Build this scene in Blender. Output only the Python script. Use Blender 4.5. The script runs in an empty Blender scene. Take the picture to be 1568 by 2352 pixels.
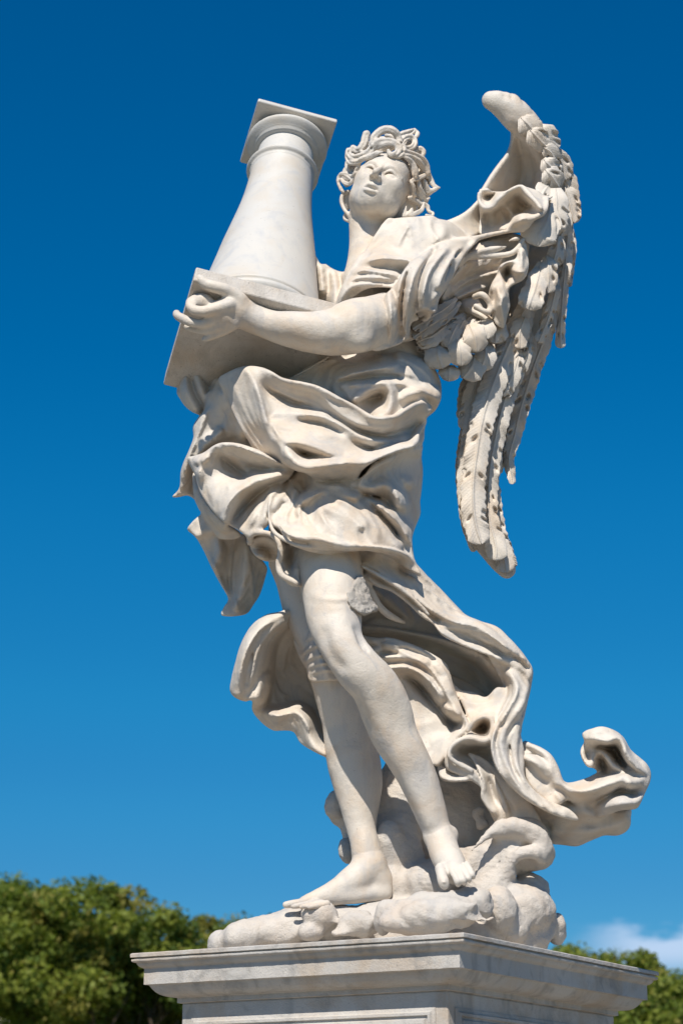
import bpy, math, random
import numpy as np
from mathutils import Vector, Matrix

# ------------------------------------------------------------------ camera, sky, sun
random.seed(7)
rng = np.random.default_rng(7)
SC = bpy.context.scene
COL = SC.collection
EYE = 1.6
PITCH = math.radians(16.85)
W, H, FPX = 1568.0, 2352.0, 5144.0          # reference frame of the traced drawing and its focal length
Y0 = 7.4                                     # statue's vertical mid plane is this far north of the camera
SUN_EL, SUN_AZ = math.radians(49), math.radians(-13)   # azimuth measured from "behind the camera", minus = left

cam_d = bpy.data.cameras.new('camera')
cam = bpy.data.objects.new('camera', cam_d)
COL.objects.link(cam)
cam.location = (0, 0, EYE)
cam.rotation_euler = (math.pi / 2 + PITCH, 0, 0)
cam_d.sensor_fit = 'HORIZONTAL'
cam_d.sensor_width = 24.0
cam_d.lens = 24.0 * FPX / W
cam_d.clip_start = 0.1
cam_d.clip_end = 5000
cam_d.dof.use_dof = True
cam_d.dof.focus_distance = 7.55
cam_d.dof.aperture_fstop = 4.5
SC.camera = cam

# direction towards the sun
SDIR = Vector((math.sin(SUN_AZ) * math.cos(SUN_EL), -math.cos(SUN_AZ) * math.cos(SUN_EL), math.sin(SUN_EL)))
wd = bpy.data.worlds.new('World')
SC.world = wd
wd.use_nodes = True
nt = wd.node_tree
nt.nodes.clear()
sky = nt.nodes.new('ShaderNodeTexSky')
sky.sky_type = 'NISHITA'
sky.sun_disc = False
sky.sun_elevation = SUN_EL
sky.sun_rotation = math.atan2(SDIR.x, SDIR.y)
sky.altitude = 300
sky.air_density = 1.0
sky.dust_density = 0.0
sky.ozone_density = 3.0
hs = nt.nodes.new('ShaderNodeHueSaturation')
hs.inputs['Saturation'].default_value = 1.48
hs.inputs['Hue'].default_value = 0.5
hs.inputs['Value'].default_value = 1.0
bg = nt.nodes.new('ShaderNodeBackground')
bg.inputs['Strength'].default_value = 0.080
# low bank of cloud on the horizon, right of the statue
geo = nt.nodes.new('ShaderNodeTexCoord')
sep = nt.nodes.new('ShaderNodeSeparateXYZ')
nz = nt.nodes.new('ShaderNodeTexNoise')
mp = nt.nodes.new('ShaderNodeMapping')
mp.inputs['Scale'].default_value = (13, 13, 34)
mp.inputs['Location'].default_value = (0.35, 0.2, 0.0)
nz.inputs['Scale'].default_value = 2.1
nz.inputs['Detail'].default_value = 8
nz.inputs['Roughness'].default_value = 0.55
nt.links.new(geo.outputs['Generated'], mp.inputs['Vector'])
nt.links.new(mp.outputs[0], nz.inputs['Vector'])
nt.links.new(geo.outputs['Generated'], sep.inputs[0])


def wmath(op, a, b=None, c=None, clamp=False):
    n = nt.nodes.new('ShaderNodeMath')
    n.operation = op
    n.use_clamp = clamp
    for i, v in enumerate((a, b, c)):
        if v is None:
            continue
        if isinstance(v, (int, float)):
            n.inputs[i].default_value = v
        else:
            nt.links.new(v, n.inputs[i])
    return n.outputs[0]


def wrange(v, a, b, c=0.0, d=1.0):
    n = nt.nodes.new('ShaderNodeMapRange')
    n.interpolation_type = 'SMOOTHSTEP'
    nt.links.new(v, n.inputs[0])
    for i, q in enumerate((a, b, c, d)):
        n.inputs[i + 1].default_value = q
    return n.outputs[0]


zz = wmath('ADD', sep.outputs['Z'], wmath('MULTIPLY', nz.outputs['Fac'], 0.034))
band = wmath('MULTIPLY', wrange(zz, 0.1225, 0.1305, 1.0, 0.0), wrange(sep.outputs['Z'], 0.084, 0.100))
band = wmath('MULTIPLY', band, wrange(sep.outputs['X'], 0.095, 0.135))
band = wmath('MULTIPLY', band, 0.74)
mixc = nt.nodes.new('ShaderNodeMix')
mixc.data_type = 'RGBA'
nt.links.new(sky.outputs[0], hs.inputs['Color'])
gm = nt.nodes.new('ShaderNodeRGBCurve')
tr_ = nt.nodes.new('ShaderNodeValToRGB')
cr_ = tr_.color_ramp
cr_.interpolation = 'EASE'
for k_, (p_, c_) in enumerate([(.05, (.42, .56, .74)), (.12, (.33, .70, .86)), (.17, (.32, .82, .92)), (.215, (.31, .95, .98)), (.30, (.30, 1.05, 1.04)), (.50, (.35, 1.0, 1.02))]):
    e_ = cr_.elements[k_] if k_ < 2 else cr_.elements.new(p_)
    e_.position = p_
    e_.color = (*c_, 1)
nt.links.new(sep.outputs['Z'], tr_.inputs[0])
tm_ = nt.nodes.new('ShaderNodeMix')
tm_.data_type = 'RGBA'
tm_.blend_type = 'MULTIPLY'
tm_.inputs[0].default_value = 1.0
nt.links.new(hs.outputs[0], tm_.inputs[6])
nt.links.new(tr_.outputs[0], tm_.inputs[7])
nt.links.new(tm_.outputs[2], mixc.inputs[6])
mixc.inputs[7].default_value = (7.2, 8.6, 11.0, 1)
nt.links.new(band, mixc.inputs[0])
nt.links.new(mixc.outputs[2], bg.inputs['Color'])
wo = nt.nodes.new('ShaderNodeOutputWorld')
nt.links.new(bg.outputs[0], wo.inputs['Surface'])
nt.nodes.remove(gm)

sun_d = bpy.data.lights.new('sun', 'SUN')
sun_d.energy = 5.0
sun_d.angle = math.radians(0.53)
sun_d.color = (1.0, 0.945, 0.865)
sun = bpy.data.objects.new('sun', sun_d)
COL.objects.link(sun)
sun.rotation_euler = SDIR.to_track_quat('Z', 'Y').to_euler()
SC.view_settings.view_transform = 'Standard'
SC.view_settings.look = 'None'
SC.view_settings.exposure = 0.14
SC.view_settings.gamma = 1.0

# ------------------------------------------------------------------ drawing frames -> space
FWD = np.array([0, math.cos(PITCH), math.sin(PITCH)])
UP = np.array([0, -math.sin(PITCH), math.cos(PITCH)])
RT = np.array([1.0, 0, 0])
EYEV = np.array([0, 0, EYE])
FR = {  # enlargements the figure was drawn in: x0, y0, scale
    'v': (0, 0, 1), 'A': (367.4, 587.9, .41007), 'H': (367.4, 790.0, .42179), 'L': (496.0, 1230.9, .4687),
    'T': (918.6, 1433.0, .38664), 'F': (477.7, 1745.3, .539), 'S': (753.2, 459.3, .29291),
    'W': (918.6, 183.7, .28119), 'V': (918.6, 643.0, .30471), 'N': (734.9, 257.2, .20504),
    'C': (367.4, 220.5, .29291), 'X': (918.6, 790.0, .25777), 'Y': (1102.3, 459.3, .15620), 'D': (367.4, 587.9, .17575)}


def P(px, py, dep):
    """point dep metres in front of the statue's mid plane on the sight line through px, py"""
    ray = FWD * FPX + RT * (px - W / 2) + UP * (H / 2 - py)
    return EYEV + ray * ((Y0 - dep) / ray[1])


def mpp(p):
    return float(np.dot(p - EYEV, FWD)) / FPX


def parse(fr, s, nd=3, dflt=None):
    """'x,y,dep,r ...' with missing trailing values carried on; dep in cm; -> array in reference px, metres, px"""
    ax, ay, b = FR[fr]
    last = list(dflt or [0.0] * (nd - 2))
    out = []
    for tok in s.split():
        q = [float(t) for t in tok.split(',')]
        for i, v in enumerate(q[2:]):
            last[i] = v
        row = [ax + b * q[0], ay + b * q[1]] + last[:nd - 2]
        if nd > 2:
            row[2] = row[2] / 100.0
        if nd > 3:
            row[3] = row[3] * b
        out.append(row)
    return np.array(out)


def spline(p, step=None, n=None, closed=False):
    p = np.asarray(p, float)
    if len(p) < 3 and not closed:
        t = np.linspace(0, 1, n or 8)[:, None]
        return p[0] * (1 - t) + p[-1] * t
    m = len(p)
    if closed:
        q = np.vstack([p[-1], p, p[0], p[1]])
        segs = m
    else:
        q = np.vstack([2 * p[0] - p[1], p, 2 * p[-1] - p[-2]])
        segs = m - 1
    out = []
    for i in range(segs):
        a, b, c, d = q[i:i + 4]
        L = np.hypot(*(c - b)[:2])
        k = max(2, int(L / step)) if step else 8
        t = np.arange(k)[:, None] / k
        out.append(.5 * (2 * b + (c - a) * t + (2 * a - 5 * b + 4 * c - d) * t * t + (3 * b - a - 3 * c + d) * t ** 3))
    r = np.vstack(out)
    if not closed:
        r = np.vstack([r, p[-1]])
    if n:
        s = np.concatenate([[0], np.cumsum(np.linalg.norm(np.diff(r[:, :2], axis=0), axis=1))])
        u = np.linspace(0, s[-1], n)
        r = np.stack([np.interp(u, s, r[:, j]) for j in range(r.shape[1])], 1)
    return r


# ------------------------------------------------------------------ distance-field carving
def smin(a, b, k):
    if k <= 0:
        return np.minimum(a, b)
    h = np.clip(.5 + .5 * (b - a) / k, 0, 1)
    return b + (a - b) * h - k * h * (1 - h)


def smax(a, b, k):
    return -smin(-a, -b, k)


class Stone:
    """a block of space holding a signed distance field that shapes are added to and carved from"""

    def __init__(s, lo, hi, vs):
        s.lo = np.array(lo, float)
        s.vs = vs
        s.cutk = 1.0
        s.n = np.ceil((np.array(hi) - s.lo) / vs).astype(int) + 1
        s.F = np.full(s.n, .08, np.float32)

    def box(s, a, b, pad=0.0):
        i0 = np.maximum(np.floor((np.asarray(a) - pad - s.lo) / s.vs).astype(int), 0)
        i1 = np.minimum(np.ceil((np.asarray(b) + pad - s.lo) / s.vs).astype(int) + 1, s.n)
        if (i1 <= i0).any():
            return None
        ax = [(s.lo[k] + s.vs * np.arange(i0[k], i1[k])).astype(np.float32) for k in range(3)]
        sl = tuple(slice(i0[k], i1[k]) for k in range(3))
        return sl, ax[0][:, None, None], ax[1][None, :, None], ax[2][None, None, :]

    def mix(s, sl, d, k, cut=False):
        s.F[sl] = smax(s.F[sl], -d, k) if cut else smin(s.F[sl], d, k)

    def chain(s, c, r, k=.01, cut=False, fl=1.0, fa=None):
        """round-cone chain through points c with radii r; fl squashes it along fa"""
        rm = r.max() * max(1, fl) + k
        b = s.box(c.min(0), c.max(0), rm + .01)
        if b is None:
            return
        sl = b[0]
        d = np.full(s.F[sl].shape, 1.0, np.float32)
        o = [q.start for q in sl]
        for i in range(len(c) - 1):
            a, e = c[i], c[i + 1]
            rr = max(r[i], r[i + 1])
            bb = s.box(np.minimum(a, e), np.maximum(a, e), rr + max(k, .012))
            if bb is None:
                continue
            l2, X, Y, Z = bb
            l3 = tuple(slice(l2[j].start - o[j], l2[j].stop - o[j]) for j in range(3))
            ab = e - a
            L = float(ab @ ab) + 1e-12
            px, py, pz = X - a[0], Y - a[1], Z - a[2]
            t = np.clip((px * ab[0] + py * ab[1] + pz * ab[2]) / L, 0, 1)
            qx, qy, qz = px - t * ab[0], py - t * ab[1], pz - t * ab[2]
            q2 = qx * qx + qy * qy + qz * qz
            if fl != 1.0:
                w = qx * fa[0] + qy * fa[1] + qz * fa[2]
                q2 = q2 + w * w * (1 / fl ** 2 - 1)
            dd = np.sqrt(q2) - (r[i] + (r[i + 1] - r[i]) * t)
            d[l3] = np.minimum(d[l3], dd)
        s.mix(sl, d, k, cut)

    def tube(s, fr, txt, k=.01, cut=False, fl=1.0, n=None):
        q = spline(parse(fr, txt, 4), n=n)
        c = np.array([P(*w[:3]) for w in q])
        r = np.array([w[3] for w in q]) * mpp(c[0]) * (s.cutk if cut else 1)
        s.chain(c, np.maximum(r, .001), k, cut, fl, FWD)

    def ell(s, c, r, M=None, k=.01, cut=False):
        """ellipsoid, centre c, radii r along the columns of M"""
        rm = max(r)
        b = s.box(np.array(c) - rm, np.array(c) + rm, k + .01)
        if b is None:
            return
        sl, X, Y, Z = b
        M = np.eye(3) if M is None else M
        X, Y, Z = X - c[0], Y - c[1], Z - c[2]
        u = [(X * M[0, j] + Y * M[1, j] + Z * M[2, j]) for j in range(3)]
        k0 = np.sqrt(sum((u[j] / r[j]) ** 2 for j in range(3)))
        k1 = np.sqrt(sum((u[j] / r[j] ** 2) ** 2 for j in range(3))) + 1e-6
        s.mix(sl, k0 * (k0 - 1) / k1, k, cut)

    def blob(s, fr, txt, k=.01, cut=False, rot=0.0):
        """'x,y,dep,rx,ry,rz' ellipsoids drawn facing the viewer"""
        ax, ay, b = FR[fr]
        for tok in txt.split():
            x, y, d, rx, ry, rz = [float(t) for t in tok.split(',')[:6]]
            ro = math.radians(float(tok.split(',')[6]) if tok.count(',') > 5 else rot)
            c = P(ax + b * x, ay + b * y, d / 100)
            m = mpp(c) * b
            e1 = RT * math.cos(ro) + UP * math.sin(ro)
            e2 = UP * math.cos(ro) - RT * math.sin(ro)
            s.ell(c, (rx * m, ry * m, rz * m), np.stack([e1, e2, FWD], 1), k, cut)

    def relief(s, fr, outline, lines, th=.05, soft=.012, sg=2.2, k=.004, back=None, amp=1.0, hard=False, bulge=0.0, boost=1.35, R=.0045, terr=.0042, folds=()):
        """cloth: an outline, filled by a surface stretched over ridge and valley lines (dep in cm), th thick"""
        st = 2.0
        pol = parse(fr, outline, 2)
        if not hard:
            pol = spline(pol, step=6, closed=True)
        lo = np.floor(pol.min(0) - 14)
        n = (np.ceil((pol.max(0) + 14 - lo) / st)).astype(int) + 1
        gx = lo[0] + st * np.arange(n[0])
        gy = lo[1] + st * np.arange(n[1])
        GX, GY = np.meshgrid(gx, gy, indexing='ij')
        sd = np.full(GX.shape, 1e9)
        ins = np.zeros(GX.shape, bool)
        for i in range(len(pol)):
            a, e = pol[i - 1], pol[i]
            d = e - a
            L = d @ d + 1e-9
            t = np.clip(((GX - a[0]) * d[0] + (GY - a[1]) * d[1]) / L, 0, 1)
            sd = np.minimum(sd, (GX - a[0] - t * d[0]) ** 2 + (GY - a[1] - t * d[1]) ** 2)
            if a[1] != e[1]:
                c = ((a[1] > GY) != (e[1] > GY)) & (GX < (e[0] - a[0]) * (GY - a[1]) / (e[1] - a[1]) + a[0])
                ins ^= c
        sd = np.sqrt(sd)
        sd = np.where(ins, -sd, sd)
        sm = np.zeros(GX.shape)
        wt = np.zeros(GX.shape)
        allv = []
        for ln in lines:
            if isinstance(ln, (int, float)):      # constant height on the whole outline
                q = np.hstack([pol, np.full((len(pol), 1), ln / 100)])
            else:
                q = spline(parse(fr, ln, 3), step=1.0)
            ix = np.clip(((q[:, 0] - lo[0]) / st).round().astype(int), 0, n[0] - 1)
            iy = np.clip(((q[:, 1] - lo[1]) / st).round().astype(int), 0, n[1] - 1)
            np.add.at(sm, (ix, iy), q[:, 2])
            np.add.at(wt, (ix, iy), 1)
            allv += list(q[:, 2])
        mean = float(np.mean(allv))

        def solve(sm, wt, mk):
            if min(sm.shape) > 12:
                pa = [(0, sm.shape[0] % 2), (0, sm.shape[1] % 2)]
                f = lambda A: (lambda B: B[::2, ::2] + B[1::2, ::2] + B[::2, 1::2] + B[1::2, 1::2])(np.pad(A, pa))
                h = solve(f(sm), f(wt), f(mk.astype(float)) > 0)
                h = np.repeat(np.repeat(h, 2, 0), 2, 1)[:sm.shape[0], :sm.shape[1]]
            else:
                h = np.full(sm.shape, mean)
            cn = wt > 0
            cv = np.where(cn, sm / np.maximum(wt, 1e-9), 0)
            m = np.pad(mk.astype(np.float32), 1)
            wsum = m[:-2, 1:-1] + m[2:, 1:-1] + m[1:-1, :-2] + m[1:-1, 2:]
            ws = np.maximum(wsum, 1e-6)
            h = np.where(cn, cv, h)
            for _ in range(70):
                g = np.pad(h, 1) * m
                h2 = (g[:-2, 1:-1] + g[2:, 1:-1] + g[1:-1, :-2] + g[1:-1, 2:]) / ws
                h = np.where(cn, cv, np.where(wsum > 0, h2, h))
            return h
        mk = sd < 10
        h = solve(sm, wt, mk)
        h = np.where(mk, h, mean)
        # blur inside the mask
        sg = sg * .46
        ksz = int(3 * sg / st) + 1
        kk = np.exp(-.5 * (np.arange(-ksz, ksz + 1) * st / sg) ** 2)
        kk /= kk.sum()

        def blur(A):
            for ax_ in (0, 1):
                B = np.zeros_like(A)
                pad = [(ksz, ksz), (0, 0)] if ax_ == 0 else [(0, 0), (ksz, ksz)]
                Q = np.pad(A, pad)
                for j, w in enumerate(kk):
                    B += w * (Q[j:j + A.shape[0]] if ax_ == 0 else Q[:, j:j + A.shape[1]])
                A = B
            return A

        def blur1(A, mm, s_):
            k1 = np.exp(-.5 * (np.arange(-2, 3) / s_) ** 2)
            k1 /= k1.sum()
            o_ = []
            for T in (A * mm, mm):
                for ax_ in (0, 1):
                    Q = np.pad(T, [(2, 2), (0, 0)] if ax_ == 0 else [(0, 0), (2, 2)])
                    T = sum(w * (Q[j:j + A.shape[0]] if ax_ == 0 else Q[:, j:j + A.shape[1]]) for j, w in enumerate(k1))
                o_.append(T)
            return o_[0] / np.maximum(o_[1], 1e-6)
        m = mk.astype(float)
        h = np.where(mk, blur(h * m) / np.maximum(blur(m), 1e-6), mean)
        lowp = None
        if boost != 1.0:
            g_ = kk
            k2 = np.exp(-.5 * (np.arange(-24, 25) * st / 16.0) ** 2)
            k2 /= k2.sum()

            def wide(A):
                for ax_ in (0, 1):
                    B = np.zeros_like(A)
                    Q = np.pad(A, [(24, 24), (0, 0)] if ax_ == 0 else [(0, 0), (24, 24)])
                    for j, w in enumerate(k2):
                        B += w * (Q[j:j + A.shape[0]] if ax_ == 0 else Q[:, j:j + A.shape[1]])
                    A = B
                return A
            lowp = wide(h * m) / np.maximum(wide(m), 1e-6)
            h = np.where(mk, h + (boost - 1) * (h - lowp), h)
        # folds are full on their crests and sharp in their valleys: roll a ball of radius R over the sheet
        if R:
            big = 12
            hm = np.where(mk, h, -9.0)
            for ax_ in (0, 1):
                Q = np.pad(hm, [(big, big), (0, 0)] if ax_ == 0 else [(0, 0), (big, big)], constant_values=-9.0)
                B = np.full_like(hm, -9.0)
                for j in range(2 * big + 1):
                    dd = ((j - big) * st * 1.47e-3) ** 2 / (2 * R)
                    B = np.maximum(B, (Q[j:j + hm.shape[0]] if ax_ == 0 else Q[:, j:j + hm.shape[1]]) - dd)
                hm = B
            h = np.where(mk, hm, h)
        # crisp folds: 'amp cm,width px|points'; full on the left of the line, dropping away sharply on its right
        for fo in folds:
            hd, pts = fo.split('|')
            am, wd_ = [float(t) for t in hd.split(',')]
            q = spline(parse(fr, pts, 2), step=8)
            bd = np.full(GX.shape, 1e9)
            sg_ = np.zeros(GX.shape)
            al = np.zeros(GX.shape)
            nq = len(q) - 1
            for i in range(nq):
                a, e = q[i], q[i + 1]
                d = e - a
                L = d @ d + 1e-9
                t = np.clip(((GX - a[0]) * d[0] + (GY - a[1]) * d[1]) / L, 0, 1)
                dx, dy = GX - a[0] - t * d[0], GY - a[1] - t * d[1]
                dd = dx * dx + dy * dy
                c = dd < bd
                bd = np.where(c, dd, bd)
                sg_ = np.where(c, d[0] * (GY - a[1]) - d[1] * (GX - a[0]), sg_)
                al = np.where(c, (i + t) / nq, al)
            bd = np.sqrt(bd)
            tp = np.clip(np.sin(np.pi * np.clip(al, 0.0, 1.0)) * 1.9, 0, 1)
            pr = np.where(sg_ < 0, np.exp(-bd / wd_) * (1 - .0), np.exp(-bd / (wd_ * .22)) * 1.35 - .35 * np.exp(-bd / (wd_ * .8)))
            h = h + np.where(mk, am / 100 * tp * pr, 0)
        # finer folds running along the slopes of the big ones
        if terr:
            wob = np.sin(GX * .021 + 1.3) * np.cos(GY * .017 + .7) + .6 * np.sin(GX * .043 - GY * .031)
            ph = h / .022 * 2 * np.pi + 1.7 * wob
            h = h + np.where(mk, terr * (1 - np.abs(np.sin(ph * .5)) * 2) * np.clip(.55 + .5 * np.sin(GX * .013 + GY * .019), 0, 1), 0)
            h = np.where(mk, blur1(h, m, .9), h)
        # the back of the cloth hangs behind the deepest point nearby, so that steep folds stay closed
        hbk = h.copy()
        for _ in range(7):
            g_ = np.pad(np.where(mk, hbk, 9.0), 1, constant_values=9.0)
            hbk = np.minimum.reduce([g_[1:-1, 1:-1], g_[:-2, 1:-1], g_[2:, 1:-1], g_[1:-1, :-2], g_[1:-1, 2:]])
        hbk = np.where(hbk > 8, h, hbk)
        if bulge:
            h = h + bulge * (np.sqrt(np.clip(-sd, 0, 30) / 30) - 1)
        gxh, gyh = np.gradient(h, st * 1.45e-3)
        nr = 1 / np.sqrt(1 + np.minimum(gxh ** 2 + gyh ** 2, 40))
        hi_, lo_ = h[mk].max(), (back if back is not None else hbk[mk].min() - th)
        cs = np.array([P(x, y, d) for x in (gx[0], gx[-1]) for y in (gy[0], gy[-1]) for d in (hi_, lo_)])
        b = s.box(cs.min(0), cs.max(0), .01)
        if b is None:
            return
        sl, X, Y, Z = b
        zc = Y * FWD[1] + (Z - EYE) * FWD[2]
        px = W / 2 + FPX * X / zc
        py = H / 2 - FPX * (Y * UP[1] + (Z - EYE) * UP[2]) / zc
        u = (px - lo[0]) / st
        v = np.broadcast_to((py - lo[1]) / st, px.shape)
        iu = np.clip(u.astype(int), 0, n[0] - 2)
        iv = np.clip(v.astype(int), 0, n[1] - 2)
        fu = np.clip(u - iu, 0, 1)
        fv = np.clip(v - iv, 0, 1)

        def smp(A):
            A = A.astype(np.float32)
            return (A[iu, iv] * (1 - fu) * (1 - fv) + A[iu + 1, iv] * fu * (1 - fv) + A[iu, iv + 1] * (1 - fu) * fv + A[iu + 1, iv + 1] * fu * fv)
        dep = Y0 - Y
        hh = smp(h)
        nn = smp(nr)
        ss = smp(sd) * 1.47e-3
        front = (dep - hh) * nn
        bk = (smp(hbk) - th - dep) if back is None else (back - dep)
        d = smax(smax(front, bk, .006), ss, soft)
        s.mix(sl, d, k)

    def mesh(s, smooth=1):
        F = s.F
        for _ in range(smooth):
            for ax_ in range(3):
                F = F.copy()
                a = [slice(None)] * 3
                b = [slice(None)] * 3
                c = [slice(None)] * 3
                a[ax_], b[ax_], c[ax_] = slice(0, -2), slice(1, -1), slice(2, None)
                F[tuple(b)] = .25 * F[tuple(a)] + .5 * F[tuple(b)] + .25 * F[tuple(c)]
        for ax_ in range(3):     # closed at the border
            a = [slice(None)] * 3
            a[ax_] = 0
            F[tuple(a)] = .05
            a[ax_] = -1
            F[tuple(a)] = .05
        ins = F < 0
        cnt = np.zeros(tuple(np.array(F.shape) - 1), np.uint8)
        for i in (0, 1):
            for j in (0, 1):
                for k in (0, 1):
                    cnt += ins[i:F.shape[0] - 1 + i, j:F.shape[1] - 1 + j, k:F.shape[2] - 1 + k]
        act = (cnt > 0) & (cnt < 8)
        I, J, K = np.nonzero(act)
        vals = np.stack([F[I + i, J + j, K + k] for i in (0, 1) for j in (0, 1) for k in (0, 1)], 1)
        offs = np.array([(i, j, k) for i in (0, 1) for j in (0, 1) for k in (0, 1)], float)
        acc = np.zeros((len(I), 3))
        cn = np.zeros(len(I))
        for a in range(8):
            for b in range(a + 1, 8):
                if np.abs(offs[a] - offs[b]).sum() != 1:
                    continue
                va, vb = vals[:, a], vals[:, b]
                cr = (va < 0) != (vb < 0)
                t = np.where(cr, va / np.where(cr, va - vb, 1), 0)
                acc += cr[:, None] * (offs[a] + t[:, None] * (offs[b] - offs[a]))
                cn += cr
        V_ = s.lo + s.vs * (np.stack([I, J, K], 1) + acc / cn[:, None])
        idx = np.full(act.shape, -1, np.int32)
        idx[act] = np.arange(len(I), dtype=np.int32)
        Q = []
        for ax_ in range(3):
            a = [slice(1, -1)] * 3
            b = [slice(1, -1)] * 3
            a[ax_] = slice(0, -1)
            b[ax_] = slice(1, None)
            A, B = ins[tuple(a)], ins[tuple(b)]
            e = np.nonzero(A != B)
            flip = A[e]
            c = [e[0] + 1, e[1] + 1, e[2] + 1]
            c[ax_] = e[ax_]
            o1, o2 = [(1, 2), (2, 0), (0, 1)][ax_]

            def g(d1, d2):
                cc = [q.copy() for q in c]
                cc[o1] -= d1
                cc[o2] -= d2
                return idx[cc[0], cc[1], cc[2]]
            q = np.stack([g(0, 0), g(1, 0), g(1, 1), g(0, 1)], 1)
            q[~flip] = q[~flip][:, ::-1]
            Q.append(q)
        return V_, np.vstack(Q)


def vnoise(p, seed=0):
    """smooth value noise of points, -1..1"""
    g = np.random.default_rng(seed).random((32, 32, 32)).astype(np.float32) * 2 - 1
    i = np.floor(p).astype(int)
    f = p - i
    f = f * f * (3 - 2 * f)
    r = 0
    for a in (0, 1):
        for b in (0, 1):
            for c in (0, 1):
                w = (f[:, 0] if a else 1 - f[:, 0]) * (f[:, 1] if b else 1 - f[:, 1]) * (f[:, 2] if c else 1 - f[:, 2])
                r = r + w * g[(i[:, 0] + a) & 31, (i[:, 1] + b) & 31, (i[:, 2] + c) & 31]
    return r


def vnormals(V_, Q):
    n = np.cross(V_[Q[:, 2]] - V_[Q[:, 0]], V_[Q[:, 3]] - V_[Q[:, 1]])
    out = np.zeros_like(V_)
    for j in range(4):
        for c in range(3):
            out[:, c] += np.bincount(Q[:, j], n[:, c], len(V_))
    return out / (np.linalg.norm(out, axis=1, keepdims=True) + 1e-12)


def rough(V_, Q, amps):
    N = vnormals(V_, Q)
    d = sum(a * vnoise(V_ * f + 3.1 * i, 11 + i) for i, (f, a) in enumerate(amps))
    return V_ + N * d[:, None]


def big_mesh(name, V_, Q, mat, parent=None, smooth=True):
    me = bpy.data.meshes.new(name)
    Q = np.asarray(Q)
    k = Q.shape[1]
    me.vertices.add(len(V_))
    me.vertices.foreach_set('co', np.asarray(V_, np.float32).ravel())
    me.loops.add(Q.size)
    me.loops.foreach_set('vertex_index', Q.astype(np.int32).ravel())
    me.polygons.add(len(Q))
    me.polygons.foreach_set('loop_start', np.arange(0, Q.size, k, dtype=np.int32))
    me.update(calc_edges=True)
    me.polygons.foreach_set('use_smooth', np.full(len(Q), bool(smooth)))
    me.materials.append(mat)
    o = bpy.data.objects.new(name, me)
    COL.objects.link(o)
    if parent:
        o.parent = parent
        o.matrix_parent_inverse = Matrix.Translation(parent.location).inverted()
    return o


def cat(parts):
    vs, qs, n = [], [], 0
    for v, q in parts:
        vs.append(v)
        qs.append(np.asarray(q) + n)
        n += len(v)
    return np.vstack(vs), np.vstack(qs)


def tag(o, label=None, cat_=None, group=None, kind=None):
    if label:
        o['label'] = label
    if cat_:
        o['category'] = cat_
    if group:
        o['group'] = group
    if kind:
        o['kind'] = kind
    return o


def empty(name, loc):
    o = bpy.data.objects.new(name, None)
    COL.objects.link(o)
    o.location = loc
    o.empty_display_size = .2
    return o


# ------------------------------------------------------------------ materials
def mat(name, col, rough_=.6, spec=.4):
    m = bpy.data.materials.new(name)
    m.use_nodes = True
    b = m.node_tree.nodes['Principled BSDF']
    b.inputs['Base Color'].default_value = (*col, 1)
    b.inputs['Roughness'].default_value = rough_
    b.inputs['Specular IOR Level'].default_value = spec
    return m, m.node_tree, b


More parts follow.
